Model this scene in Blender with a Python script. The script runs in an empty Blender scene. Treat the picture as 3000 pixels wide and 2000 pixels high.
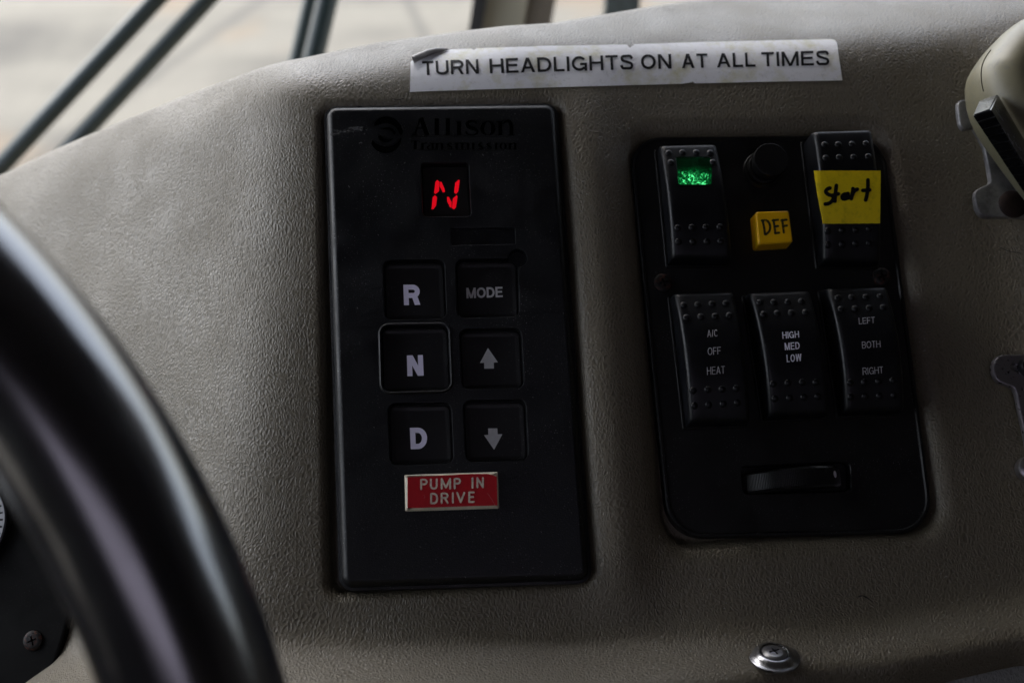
import bpy, bmesh, math, random
import numpy as np
from mathutils import Matrix, Vector

random.seed(7)
rng = np.random.default_rng(7)
scene = bpy.context.scene
col = scene.collection

# ------------------------------------------------------------------ frames
# Dash frame D: x right, y up the dash face, z out of the face, metres, origin under the lens.
# World: Z up, Y forward (towards the windscreen). The dash face leans back by ALPHA from the horizontal.
ALPHA = math.radians(42)
W = Matrix.Rotation(ALPHA, 4, 'X')
EYE = np.array([0.0, 0.0, 0.367])
FPX = 3333.0
def _rot(rx, ry, rz):
    return (Matrix.Rotation(rx, 3, 'X') @ Matrix.Rotation(ry, 3, 'Y') @ Matrix.Rotation(rz, 3, 'Z'))
CM = _rot(*[math.radians(a) for a in (13.72, -4.79, -2.08)])
CMn = np.array(CM)

# ------------------------------------------------------------------ camera
cam = bpy.data.cameras.new('camera')
cam.sensor_width = 36.0
cam.lens = 36.0 * FPX / 3000.0
cam.clip_start = 0.01
cam.clip_end = 500
cam.dof.use_dof = True
cam.dof.focus_distance = 0.374
cam.dof.aperture_fstop = 8.5
cam_o = bpy.data.objects.new('camera', cam)
cam_o.matrix_world = W @ Matrix.Translation(Vector(EYE)) @ CM.to_4x4()
col.objects.link(cam_o)
scene.camera = cam_o

# ------------------------------------------------------------------ sky, sun, exposure
world = bpy.data.worlds.new('World')
scene.world = world
world.use_nodes = True
nt = world.node_tree
nt.nodes.clear()
SUN_EL, SUN_ROT = math.radians(48), math.radians(-40)
sky = nt.nodes.new('ShaderNodeTexSky')
sky.sky_type = 'NISHITA'
sky.sun_disc = False
sky.sun_elevation = SUN_EL
sky.sun_rotation = SUN_ROT
sky.air_density = 1.0
sky.dust_density = 3.0
sky.ozone_density = 1.0
hs = nt.nodes.new('ShaderNodeHueSaturation')
hs.inputs['Saturation'].default_value = 0.50
bg = nt.nodes.new('ShaderNodeBackground')
bg.inputs['Strength'].default_value = 0.13
wo = nt.nodes.new('ShaderNodeOutputWorld')
nt.links.new(sky.outputs[0], hs.inputs['Color'])
nt.links.new(hs.outputs[0], bg.inputs['Color'])
nt.links.new(bg.outputs[0], wo.inputs['Surface'])
sun = bpy.data.lights.new('sun', 'SUN')
sun.energy = 1.2
sun.angle = math.radians(14)
sun.color = (1.0, 0.96, 0.9)
sun_o = bpy.data.objects.new('sun', sun)
# sky azimuth: rotation measured from +Y towards +X
_sd = Vector((math.sin(SUN_ROT) * math.cos(SUN_EL), math.cos(SUN_ROT) * math.cos(SUN_EL), math.sin(SUN_EL)))
sun_o.rotation_euler = _sd.to_track_quat('Z', 'Y').to_euler()
col.objects.link(sun_o)
vs = scene.view_settings
vs.view_transform = 'Standard'
vs.look = 'None'
vs.exposure = 2.35
vs.gamma = 1.0
scene.cycles.use_denoising = True
scene.cycles.max_bounces = 6
scene.cycles.diffuse_bounces = 4
scene.cycles.sample_clamp_indirect = 4.0

# ------------------------------------------------------------------ pixel rays
def ray(px, py):
    """direction in the dash frame of the sight line through photograph pixel (3000 x 2000)"""
    return CMn @ np.array([(px - 1500.0) / FPX, -(py - 1000.0) / FPX, -1.0])
def P(px, py, h=0.0):
    """point of the plane z = h on that sight line"""
    d = ray(px, py)
    return EYE + d * ((h - EYE[2]) / d[2])
def hit(px, py, zf, n=40):
    """point where the sight line meets the height field zf(x, y)"""
    d = ray(px, py)
    z = 0.0
    for _ in range(n):
        p = EYE + d * ((z - EYE[2]) / d[2])
        z = 0.5 * z + 0.5 * zf(p[0], p[1])
    p = EYE + d * ((z - EYE[2]) / d[2])
    p[2] = zf(p[0], p[1])
    return p
def Q(pts, sx=0.0, sy=0.0, k=1.0):
    """crop-view pixels to photograph pixels"""
    return [(sx + a / k, sy + b / k) for a, b in pts]
def at_depth(px, py, dist):
    d = np.array([(px - 1500.0) / FPX, -(py - 1000.0) / FPX, -1.0]) * dist
    return EYE + CMn @ d
def wld(p):
    return W @ Vector(p)

# ------------------------------------------------------------------ object helpers
def mesh(name, verts, faces, mat=None, sharp=35):
    me = bpy.data.meshes.new(name)
    me.from_pydata([tuple(map(float, v)) for v in verts], [], [tuple(int(i) for i in f) for f in faces])
    me.update()
    if sharp is not None:
        me.polygons.foreach_set('use_smooth', [True] * len(me.polygons))
        me.set_sharp_from_angle(angle=math.radians(sharp))
    if mat: me.materials.append(mat)
    return me
def tag(o, label=None, cat=None, group=None, kind=None):
    if label: o['label'] = label
    if cat: o['category'] = cat
    if group: o['group'] = group
    if kind: o['kind'] = kind
    return o
def thing(name, base, label=None, cat=None, group=None, kind=None):
    o = bpy.data.objects.new(name, None)
    o.empty_display_size = 0.01
    o.matrix_world = W @ Matrix.Translation(Vector(base))
    o['_b'] = [float(x) for x in base]
    col.objects.link(o)
    return tag(o, label, cat, group, kind)
def base_of(o):
    return np.array(list(o['_b']))
def flatten(o, faces, sharp):
    """keep large caps flat: normals weighted by face area"""
    if sharp is not None and any(len(g) > 4 for g in faces):
        md = o.modifiers.new('weighted', 'WEIGHTED_NORMAL'); md.keep_sharp = True; md.weight = 100
def part(name, vf, mat, parent, sharp=35, label=None):
    """a part: verts given in the dash frame"""
    v, f = vf
    b = base_of(parent)
    me = mesh(name, np.asarray(v, float) - b, f, mat, sharp)
    o = bpy.data.objects.new(name, me)
    col.objects.link(o)
    o.parent = parent
    o['_b'] = [float(x) for x in b]
    if label: o['label'] = label
    flatten(o, f, sharp)
    return o
def solo(name, vf, mat, label=None, cat=None, group=None, kind=None, sharp=35):
    v = np.asarray(vf[0], float)
    b = v.mean(axis=0)
    me = mesh(name, v - b, vf[1], mat, sharp)
    o = bpy.data.objects.new(name, me)
    o.matrix_world = W @ Matrix.Translation(Vector(b))
    o['_b'] = [float(x) for x in b]
    col.objects.link(o)
    return tag(o, label, cat, group, kind)
def join(*vfs):
    V, F, n = [], [], 0
    for v, f in vfs:
        V += [tuple(p) for p in v]
        F += [tuple(i + n for i in g) for g in f]
        n += len(v)
    return V, F

def rrect(quad, r, n=6):
    """closed outline (ccw from +z) of a quad with rounded corners; quad = 4 points TL TR BR BL, in x,y"""
    q = [np.array(p[:2], float) for p in (quad[0], quad[3], quad[2], quad[1])]   # TL BL BR TR: ccw
    out = []
    rr = r if hasattr(r, '__len__') else [r] * 4
    order = [0, 3, 2, 1]
    for i in range(4):
        p, a, b = q[i], q[i - 1], q[(i + 1) % 4]
        ri = rr[order[i]]
        da, db = (a - p) / np.linalg.norm(a - p), (b - p) / np.linalg.norm(b - p)
        ang = math.acos(max(-1, min(1, float(da @ db))))
        t = ri / math.tan(ang / 2)
        c = p + (da + db) / np.linalg.norm(da + db) * ri / math.sin(ang / 2)
        s, e = p + da * t - c, p + db * t - c
        a0 = math.atan2(s[1], s[0]); a1 = math.atan2(e[1], e[0])
        while a1 < a0: a1 += 2 * math.pi
        for k in range(n + 1):
            th = a0 + (a1 - a0) * k / n
            out.append(c + ri * np.array([math.cos(th), math.sin(th)]))
    return np.array(out)
def circle(c, r, n=48):
    return np.array([[c[0] + r * math.cos(2 * math.pi * k / n), c[1] + r * math.sin(2 * math.pi * k / n)] for k in range(n)])
def inset(poly, d):
    """move a ccw outline inwards by d"""
    if d == 0: return poly
    nx = np.roll(poly, -1, axis=0); pv = np.roll(poly, 1, axis=0)
    def nrm(a):
        t = np.stack([-a[:, 1], a[:, 0]], 1)
        return t / (np.linalg.norm(t, axis=1)[:, None] + 1e-12)
    n1, n2 = nrm(poly - pv), nrm(nx - poly)
    m = n1 + n2
    m /= (np.linalg.norm(m, axis=1)[:, None] + 1e-12)
    c = np.clip((m * n1).sum(1), 0.4, 1)
    return poly + m * (d / c)[:, None]
def loft(outline, stack, cap_top=True, cap_bot=True, offset=(0, 0)):
    """stack = [(inset, z), ...] from bottom to top"""
    V, F, n = [], [], len(outline)
    for k, (d, z) in enumerate(stack):
        o = inset(outline, d)
        V += [(x, y, z) for x, y in o]
    for k in range(len(stack) - 1):
        for i in range(n):
            j = (i + 1) % n
            F.append((k * n + i, k * n + j, (k + 1) * n + j, (k + 1) * n + i))
    if cap_top: F.append(tuple(range((len(stack) - 1) * n, len(stack) * n)))
    if cap_bot: F.append(tuple(range(n - 1, -1, -1)))
    return V, F
def roundstack(z0, z1, r, n=4, base=0.0, flare=0.0):
    st = [(-flare, z0)] if flare else [(base, z0)]
    for k in range(n + 1):
        a = math.pi / 2 * k / n
        st.append((base + r - r * math.cos(a), z1 - r + r * math.sin(a)))
    return st
def ribbon(pts, w, cap=True, z=0.0):
    """flat 2-D stroke; w a number or one width per point; returns verts (x,y), faces"""
    p = np.array(pts, float)
    n = len(p)
    w = np.full(n, float(w)) if not hasattr(w, '__len__') else np.array(w, float)
    t = np.gradient(p, axis=0) if n > 2 else np.array([p[1] - p[0]] * 2)
    t /= (np.linalg.norm(t, axis=1)[:, None] + 1e-12)
    nn = np.stack([-t[:, 1], t[:, 0]], 1)
    L, R_ = p + nn * w[:, None] / 2, p - nn * w[:, None] / 2
    poly = []
    poly += [tuple(x) for x in L]
    if cap:
        for k in range(1, 6):
            a = math.pi / 2 - math.pi * k / 6
            poly.append(tuple(p[-1] + (nn[-1] * math.sin(a) + t[-1] * math.cos(a)) * w[-1] / 2))
    poly += [tuple(x) for x in R_[::-1]]
    if cap:
        for k in range(1, 6):
            a = -math.pi / 2 + math.pi * k / 6
            poly.append(tuple(p[0] + (nn[0] * math.sin(a) - t[0] * math.cos(a)) * w[0] / 2))
    V = [tuple(x) for x in L] + [tuple(x) for x in R_]
    F = [(i, i + 1, n + i + 1, n + i) for i in range(n - 1)]
    if cap:
        for (ix, sgn) in ((n - 1, 1), (0, -1)):
            b = len(V)
            fan = [ix if sgn == 1 else n + ix]
            for k in range(1, 6):
                a = math.pi / 2 - math.pi * k / 6
                V.append(tuple(p[ix] + (sgn * nn[ix] * math.sin(a) + sgn * t[ix] * math.cos(a)) * w[ix] / 2))
                fan.append(b + k - 1)
            fan.append(n + ix if sgn == 1 else ix)
            F.append(tuple(fan))
    return V, F, poly
def curve(pts, n=8):
    """Catmull-Rom through the points"""
    p = [np.array(a, float) for a in pts]
    p = [2 * p[0] - p[1]] + p + [2 * p[-1] - p[-2]]
    out = []
    for i in range(1, len(p) - 2):
        for k in range(n):
            t = k / n
            a, b, c, d = p[i - 1], p[i], p[i + 1], p[i + 2]
            out.append(0.5 * ((2 * b) + (c - a) * t + (2 * a - 5 * b + 4 * c - d) * t * t + (3 * b - a - 3 * c + d) * t ** 3))
    out.append(p[-2])
    return out
def quadmap(q):
    q = [np.array(a, float) for a in q]      # TL TR BR BL
    def f(s, t):                             # s right 0..1, t up 0..1
        return (q[3] * (1 - s) + q[2] * s) * (1 - t) + (q[0] * (1 - s) + q[1] * s) * t
    return f
def lay(v2, faces, zf, lift, pxmap=None):
    """2-D print in photograph pixels laid on the surface zf"""
    out = []
    for a in v2:
        px, py = pxmap(*a) if pxmap else a
        p = hit(px, py, zf, 14); p[2] += lift
        out.append(p)
    # face the viewer
    F = []
    for f in faces:
        a, b, c = out[f[0]], out[f[1]], out[f[2]]
        n = 0.0
        for i in range(len(f)):
            u, w_ = out[f[i]], out[f[(i + 1) % len(f)]]
            n += u[0] * w_[1] - w_[0] * u[1]
        F.append(f if n > 0 else f[::-1])
    return out, F
def grotesk(ch, W_, H, w):
    """capital drawn in a W_ x H box with stem width w: list of ('p', polygon) or ('r', path, width)"""
    h = w * 0.9
    o = []
    def ve(x, y0=0.0, y1=None): o.append(('p', [(x - w / 2, y0), (x + w / 2, y0), (x + w / 2, H if y1 is None else y1), (x - w / 2, H if y1 is None else y1)]))
    def ho(y, x0, x1): o.append(('p', [(x0, y - h / 2), (x1, y - h / 2), (x1, y + h / 2), (x0, y + h / 2)]))
    def di(x0, y0, x1, y1, dw): o.append(('p', [(x0, y0), (x0 + dw, y0), (x1 + dw, y1), (x1, y1)]))
    def el(cx, cy, rx, ry, a0, a1, n=26, pre=(), post=()):
        pts = list(pre) + [(cx + rx * math.cos(math.radians(a0 + (a1 - a0) * i / n)), cy + ry * math.sin(math.radians(a0 + (a1 - a0) * i / n))) for i in range(n + 1)] + list(post)
        o.append(('r', pts, w))
    def run(a, b, n=4): return [(a[0] + (b[0] - a[0]) * i / n, a[1] + (b[1] - a[1]) * i / n) for i in range(n)]
    l, r = w / 2, W_ - w / 2
    if ch == 'T': ve(W_ / 2); ho(H - h / 2, 0, W_)
    elif ch == 'I': ve(W_ / 2)
    elif ch == 'L': ve(l); ho(h / 2, 0, W_)
    elif ch == 'H': ve(l); ve(r); ho(H * .52, l, r)
    elif ch == 'E': ve(l); ho(H - h / 2, 0, W_); ho(h / 2, 0, W_); ho(H * .52, l, W_ * .92)
    elif ch == 'F': ve(l); ho(H - h / 2, 0, W_); ho(H * .50, l, W_ * .88)
    elif ch == 'N': ve(l); ve(r); di(W_ - w * 1.15, 0, 0, H, w * 1.15)
    elif ch == 'M': ve(l); ve(r); di(W_ / 2 - w * .55, 0, 0, H, w * 1.05); di(W_ / 2 - w * .5, 0, W_ - w * 1.05, H, w * 1.05)
    elif ch == 'W':
        for a, b in ((W_ * .24, 0), (W_ * .24, W_ * .5), (W_ * .76, W_ * .5), (W_ * .76, W_)):
            di(a - w / 2, 0, b - w / 2 + (w / 2 if b == 0 else 0) - (w / 2 if b == W_ else 0), H, w)
    elif ch == 'A': di(0, 0, W_ / 2 - w * .55, H, w * 1.1); di(W_ - w * 1.1, 0, W_ / 2 - w * .55, H, w * 1.1); ho(H * .32, W_ * .2, W_ * .8)
    elif ch == '/': di(0, 0, W_ - w, H, w)
    elif ch == 'U': el(W_ / 2, H * .30, r - W_ / 2, H * .30 - w / 2, 180, 360, 20, run((l, H), (l, H * .3)), run((r, H * .3), (r, H))[1:] + [(r, H)])
    elif ch == 'O': el(W_ / 2, H / 2, r - W_ / 2, H / 2 - w / 2 * .95, 90, 450, 44)
    elif ch == 'C': el(W_ / 2, H / 2, r - W_ / 2, H / 2 - w / 2, 42, 318, 30)
    elif ch == 'G': el(W_ / 2, H / 2, r - W_ / 2, H / 2 - w / 2, 38, 322, 34); ho(H * .46, W_ * .55, W_); ve(r, 0, H * .46)
    elif ch == 'S':
        k = curve([(W_ * .93, H * .72), (W_ * .80, H * .90), (W_ * .5, H - w / 2), (W_ * .2, H * .88), (W_ * .13, H * .73), (W_ * .25, H * .60), (W_ * .55, H * .51), (W_ * .83, H * .41), (W_ * .90, H * .26), (W_ * .78, H * .10), (W_ * .48, w / 2), (W_ * .18, H * .11), (W_ * .06, H * .31)], 5)
        o.append(('r', k, w))
    elif ch == 'D':
        k = W_ * .45
        el(k, H / 2, r - k, H / 2 - w / 2, 90, -90, 26, run((l, H - w / 2), (k, H - w / 2)), run((k, w / 2), (l, w / 2))[1:] + [(l, w / 2)]); ve(l)
    elif ch in 'RPB':
        y0 = H * (.47 if ch != 'B' else .52); k = W_ * .58; ry = (H - w / 2 - y0) / 2
        el(k, y0 + ry, r - k - (W_ * .03 if ch == 'B' else 0), ry, 90, -90, 20, run((l, H - w / 2), (k, H - w / 2)), run((k, y0), (l, y0))[1:] + [(l, y0)]); ve(l)
        if ch == 'R': di(W_ - w * 1.12, 0, W_ * .48, y0, w * 1.12)
        if ch == 'B':
            ry = (y0 - w / 2) / 2
            el(k, w / 2 + ry, r - k, ry, 90, -90, 20, run((l, y0), (k, y0)), run((k, w / 2), (l, w / 2))[1:] + [(l, w / 2)])
    return o
ADV = dict(T=.60, U=.68, R=.68, N=.68, H=.68, E=.60, A=.70, D=.68, L=.52, I=.13, G=.74, S=.62, O=.76, M=.80, C=.70, F=.56, W=.95, B=.62, P=.62)
ADV['/'] = .30
def print_text(s, quad, zf, lift=0.00012, weight=0.12, gap=0.115):
    """quad TL TR BR BL in photograph pixels; weight = stem / cap height"""
    q = [np.array(a, float) for a in quad]
    H = (np.linalg.norm(q[0] - q[3]) + np.linalg.norm(q[1] - q[2])) / 2
    Wd = (np.linalg.norm(q[0] - q[1]) + np.linalg.norm(q[3] - q[2])) / 2
    tot = sum(ADV[c] for c in s) + gap * (len(s) - 1)
    f = quadmap(quad); x = 0.0; out = []; n = 0
    for c in s:
        cw = ADV[c] / tot * Wd
        if c == 'I': cw = weight * H
        for g in grotesk(c, cw, H, weight * H):
            if g[0] == 'p':
                a_, b_, c_, d_ = [np.array(t, float) for t in g[1]]
                v = []; m_ = 7
                for k in range(m_ + 1):
                    t = k / m_
                    l_, r_ = a_ + (d_ - a_) * t, b_ + (c_ - b_) * t
                    v += [l_, (l_ + r_) / 2, r_]
                fc = [(k * 3 + e, k * 3 + e + 1, k * 3 + e + 4, k * 3 + e + 3) for k in range(m_) for e in (0, 1)]
            else: v, fc, _ = ribbon(g[1], g[2], False)
            out.append(lay([((x + a) / Wd, b / H) for a, b in v], fc, zf, lift + n * 0.000005, f)); n += 1
        x += (ADV[c] / tot * Wd if c != 'I' else cw) + gap / tot * Wd + (0 if c != 'I' else (ADV['I'] / tot * Wd - cw))
    return join(*out)
def print_strokes(strokes, zf, lift=0.00012, w=6.0, cap=True):
    out = []
    for k, s in enumerate(strokes):
        ww = w
        if isinstance(s, tuple): s, ww = s
        v, f, _ = ribbon(s, ww, cap)
        out.append(lay(v, f, zf, lift + k * 0.000008))
    return join(*out)

# ------------------------------------------------------------------ materials
class Mat:
    def __init__(self, name, color, rough=0.5, metal=0.0, spec=0.5, emit=None, estr=0.0):
        m = bpy.data.materials.new(name); m.use_nodes = True
        self.m, self.nt = m, m.node_tree
        self.b = self.nt.nodes['Principled BSDF']
        self.b.inputs['Base Color'].default_value = (*color, 1)
        self.b.inputs['Roughness'].default_value = rough
        self.b.inputs['Metallic'].default_value = metal
        self.b.inputs['Specular IOR Level'].default_value = spec
        if emit:
            self.b.inputs['Emission Color'].default_value = (*emit, 1)
            self.b.inputs['Emission Strength'].default_value = estr
        self._co = None
    def node(self, t, **kw):
        n = self.nt.nodes.new(t)
        for k, v in kw.items():
            if k in n.inputs: n.inputs[k].default_value = v
            else: setattr(n, k, v)
        return n
    def link(self, a, b): self.nt.links.new(a, b)
    def co(self):
        if not self._co: self._co = self.node('ShaderNodeTexCoord').outputs['Object']
        return self._co
    def noise(self, scale, detail=3, rough=0.5, co=None, dist=0.0):
        n = self.node('ShaderNodeTexNoise', Scale=scale, Detail=detail, Roughness=rough, Distortion=dist)
        self.link(co or self.co(), n.inputs['Vector'])
        return n.outputs['Fac']
    def ramp(self, fac, stops, interp='LINEAR'):
        r = self.node('ShaderNodeValToRGB'); r.color_ramp.interpolation = interp
        el = r.color_ramp.elements
        while len(el) < len(stops): el.new(0.5)
        for e, (p, c) in zip(el, stops):
            e.position = p; e.color = (*c, 1) if hasattr(c, '__len__') else (c, c, c, 1)
        self.link(fac, r.inputs['Fac'])
        return r.outputs['Color']
    def mix(self, fac, a, b, mode='MIX'):
        n = self.node('ShaderNodeMix', data_type='RGBA', blend_type=mode)
        for s, v in ((n.inputs['Factor'], fac), (n.inputs['A'], a), (n.inputs['B'], b)):
            if hasattr(v, 'links'): self.link(v, s)
            elif hasattr(v, '__len__'): s.default_value = (*v, 1)
            else: s.default_value = v if s.type == 'VALUE' else (v, v, v, 1)
        return n.outputs['Result']
    def mth(self, op, a, b=0.0, c=0.0, clamp=False):
        n = self.node('ShaderNodeMath', operation=op, use_clamp=clamp)
        for i, v in enumerate((a, b, c)):
            if hasattr(v, 'links'): self.link(v, n.inputs[i])
            else: n.inputs[i].default_value = v
        return n.outputs[0]
    def bump(self, h, dist, strength=1.0):
        n = self.node('ShaderNodeBump', Strength=strength, Distance=dist)
        self.link(h, n.inputs['Height'])
        self.link(n.outputs[0], self.b.inputs['Normal'])
    def color(self, c): self.link(c, self.b.inputs['Base Color'])
    def rough(self, c): self.link(c, self.b.inputs['Roughness'])

def vinyl(name='grained_vinyl', base=(0.118, 0.101, 0.069), fine=1.0):
    m = Mat(name, base, 0.5, spec=0.7)
    mp = m.node('ShaderNodeMapping'); mp.inputs['Rotation'].default_value = (0, 0, math.radians(-38))
    mp.inputs['Scale'].default_value = (1.0, 0.68, 1.0)
    warp = m.node('ShaderNodeTexNoise', Scale=28.0, Detail=1.0)
    m.link(m.co(), warp.inputs['Vector'])
    va = m.node('ShaderNodeVectorMath', operation='MULTIPLY_ADD')
    m.link(warp.outputs['Color'], va.inputs[0]); va.inputs[1].default_value = (0.012, 0.012, 0.0)
    m.link(m.co(), va.inputs[2])
    m.link(va.outputs[0], mp.inputs['Vector'])
    w2 = m.node('ShaderNodeTexNoise', Scale=500.0, Detail=1.0); m.link(mp.outputs[0], w2.inputs['Vector'])
    vb = m.node('ShaderNodeVectorMath', operation='MULTIPLY_ADD')
    m.link(w2.outputs['Color'], vb.inputs[0]); vb.inputs[1].default_value = (0.0011, 0.0011, 0.0)
    m.link(mp.outputs[0], vb.inputs[2])
    vo = m.node('ShaderNodeTexVoronoi', feature='DISTANCE_TO_EDGE', Scale=880.0 * fine)
    m.link(vb.outputs[0], vo.inputs['Vector'])
    ridge = m.ramp(vo.outputs['Distance'], [(0.0, 1.0), (0.16, 0.55), (0.42, 0.0)], 'EASE')
    n1 = m.noise(90, 3)
    h = m.mix(0.12, ridge, n1)
    m.bump(h, 0.00017, 1.0)
    tone = m.ramp(m.noise(14, 4, 0.6), [(0.3, 0.96), (0.7, 1.03)])
    c = m.mix(1.0, m.mix(ridge, tuple(x * 0.88 for x in base), tuple(x * 1.18 for x in base)), tone, 'MULTIPLY')
    speck = m.ramp(m.noise(1300, 0), [(0.80, 0.0), (0.83, 1.0)], 'LINEAR')
    m.color(m.mix(m.mth('MULTIPLY', speck, 0.35), c, (0.5, 0.5, 0.47)))
    m.rough(m.ramp(m.noise(40, 3), [(0.3, 0.42), (0.7, 0.56)]))
    return m.m
def black_plastic(name, base=(0.012, 0.012, 0.013), rough=0.42, grain=2600, gd=0.00004, dust=0.5, spec=0.5, dcol=(0.16, 0.16, 0.165)):
    m = Mat(name, base, rough, spec=spec)
    h = m.noise(grain, 2, 0.6)
    m.bump(h, gd, 0.9)
    d1 = m.ramp(m.noise(2400, 0), [(0.76, 0.0), (0.79, 1.0)])
    d2 = m.ramp(m.noise(60, 3), [(0.45, 0.15), (0.7, 1.0)])
    f = m.mth('MULTIPLY', m.mth('MULTIPLY', d1, d2), dust)
    tone = m.ramp(m.noise(35, 3), [(0.3, 0.8), (0.7, 1.25)])
    m.color(m.mix(f, m.mix(1.0, base, tone, 'MULTIPLY'), dcol))
    m.rough(m.ramp(m.noise(70, 4, 0.65, dist=0.6), [(0.32, rough - 0.10), (0.68, rough + 0.14)]))
    return m.m
def plain(name, color, rough=0.5, metal=0.0, spec=0.5, var=0.15, vs_=60, emit=None, estr=0.0, bump=0.0, bs=900):
    m = Mat(name, color, rough, metal, spec, emit, estr)
    t = m.ramp(m.noise(vs_, 4, 0.6), [(0.25, 1 - var), (0.75, 1 + var)])
    m.color(m.mix(1.0, color, t, 'MULTIPLY'))
    if bump: m.bump(m.noise(bs, 2), bump, 0.8)
    return m.m

M = {}
M['vinyl'] = vinyl()
M['bezel'] = black_plastic('black_textured_plastic', (0.0030, 0.0036, 0.0050), 0.40, 2300, 0.00011, 1.0, 0.42, (0.22, 0.22, 0.23))
M['plate'] = black_plastic('black_plate_plastic', (0.0035, 0.0035, 0.0035), 0.46, 1900, 0.00005, 0.8, 0.35)
M['rocker'] = black_plastic('satin_black_plastic', (0.0035, 0.004, 0.0055), 0.38, 3000, 0.00001, 0.2, 0.36)
M['key'] = black_plastic('rubber_key', (0.0055, 0.0055, 0.006), 0.45, 1600, 0.00002, 0.9, dcol=(0.12, 0.12, 0.11))
M['knob'] = black_plastic('matt_black_knob', (0.003, 0.003, 0.003), 0.5, 2500, 0.00001, 0.3, 0.25)
M['legend'] = plain('pale_lilac_legend', (0.60, 0.58, 0.74), 0.4, var=0.06, emit=(0.62, 0.6, 0.8), estr=0.02)
M['legend_grey'] = plain('grey_legend', (0.62, 0.62, 0.62), 0.5, var=0.1, vs_=500)
M['white_print'] = plain('faded_white_print', (0.50, 0.50, 0.52), 0.5, var=0.2, vs_=900)
M['bright_print'] = plain('white_print', (0.80, 0.80, 0.90), 0.5, var=0.05)
M['steel'] = plain('dull_steel', (0.45, 0.44, 0.46), 0.34, 1.0, var=0.3, vs_=300, bump=0.00004, bs=1500)
M['chrome'] = plain('chrome', (0.36, 0.365, 0.39), 0.24, 1.0, var=0.08)
M['ink'] = plain('black_ink', (0.003, 0.003, 0.004), 0.6, spec=0.2, var=0.3)
M['led'] = plain('red_lit_segment', (0.5, 0.0, 0.005), 0.4, var=0.02, emit=(1.0, 0.005, 0.018), estr=0.115)
M['dark'] = plain('dark_void_plastic', (0.004, 0.004, 0.004), 0.6)

# ------------------------------------------------------------------ the dashboard surface
mm = 0.001
def sp(d, r):
    d = np.asarray(d, float)
    return r * np.logaddexp(0, d / r)
def polyline_y(pts):
    """y as a function of x through plane points"""
    q = sorted([tuple(P(a, b)[:2]) for a, b in pts])
    xs, ys = [a for a, _ in q], [b for _, b in q]
    def f(x):
        x = np.asarray(x, float)
        y = np.interp(x, xs, ys)
        y = np.where(x < xs[0], ys[0] + (x - xs[0]) * (ys[1] - ys[0]) / (xs[1] - xs[0]), y)
        y = np.where(x > xs[-1], ys[-1] + (x - xs[-1]) * (ys[-1] - ys[-2]) / (xs[-1] - xs[-2]), y)
        return y
    return f
crest_y = polyline_y([(1000, 225), (1200, 190), (1500, 148), (2000, 132), (2400, 126), (2700, 102), (3000, 60)])
fold_y = polyline_y([(850, 1905), (1300, 1893), (1700, 1893), (2300, 1850), (2700, 1800), (3000, 1755)])
_ra, _rb = P(850, 300)[:2], P(690, 1700)[:2]
def ridge_x(y):
    return _ra[0] + (np.asarray(y) - _ra[1]) * (_rb[0] - _ra[0]) / (_rb[1] - _ra[1])
FACE = 0.0038
SEL = [P(957, 311, FACE), P(1625, 302, FACE), P(1727, 1695, FACE), P(1003, 1718, FACE)]
PLT = [P(1842, 402, -0.001), P(2588, 396, -0.001), P(2740, 1560, -0.001), P(1962, 1577, -0.001)]
def box_sdf(x, y, quad, r, grow=0.0):
    xs = [p[0] for p in quad]; ys = [p[1] for p in quad]
    # box between mean edges
    l, rr_ = (quad[0][0] + quad[3][0]) / 2 - grow, (quad[1][0] + quad[2][0]) / 2 + grow
    t, b = (quad[0][1] + quad[1][1]) / 2 + grow, (quad[2][1] + quad[3][1]) / 2 - grow
    cx, cy, hx, hy = (l + rr_) / 2, (t + b) / 2, (rr_ - l) / 2 - r, (t - b) / 2 - r
    dx, dy = np.abs(x - cx) - hx, np.abs(y - cy) - hy
    return np.hypot(np.maximum(dx, 0), np.maximum(dy, 0)) + np.minimum(np.maximum(dx, dy), 0) - r
def smooth01(t):
    t = np.clip(t, 0, 1)
    return t * t * (3 - 2 * t)
def lip(d, w, depth):
    """surface drops by depth when the distance to an opening falls from w to 0"""
    t = np.clip((w - d) / w, 0, 1)
    return -depth * (1 - np.sqrt(np.clip(1 - t ** 2, 0, 1)))
def dash0(x, y):
    x = np.asarray(x, float); y = np.asarray(y, float)
    dl = ridge_x(y) - x
    dt = y - crest_y(x)
    a = 0.74 * sp(dl, 0.0065)
    b = 0.90 * sp(dt, 0.0045)
    z = -np.sqrt(a * a + b * b)
    # lower ledge comes out towards the driver
    db = fold_y(x) - y
    z = z + (1.45 - 0.45 * smooth01((x - 0.07) / 0.06)) * sp(db, 0.003) * smooth01(1.0 - (dl - 0.05) / 0.08)
    # swelling at the right-hand end
    z = z + 0.45 * sp(x - P(2960, 900)[0], 0.004) * smooth01((crest_y(x) - y) / 0.03)
    # padded swell between the selector and the switch plate
    z = z + 0.0042 * np.exp(-((x - P(1760, 900)[0]) / 0.011) ** 2) * smooth01((crest_y(x) - y) / 0.05) * smooth01((y - fold_y(x)) / 0.03)
    # slow unevenness of the moulding
    z = z + 0.0005 * np.sin(x * 61 + 1.3) * np.cos(y * 47) 
    return z
roll_pts = [(1500, 2075), (2050, 2010), (2640, 1945), (3000, 1872)]
def roll_line():
    pts = [hit(a, b, dash0)[:2] for a, b in roll_pts]
    return np.array(pts)
_roll = roll_line()
SIL = [(-150, 585), (0, 527), (255, 410), (527, 298), (676, 243), (893, 177), (1097, 135), (1371, 97), (1620, 75), (1700, 62), (1913, 26), (2170, -8), (2500, -50)]
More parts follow.
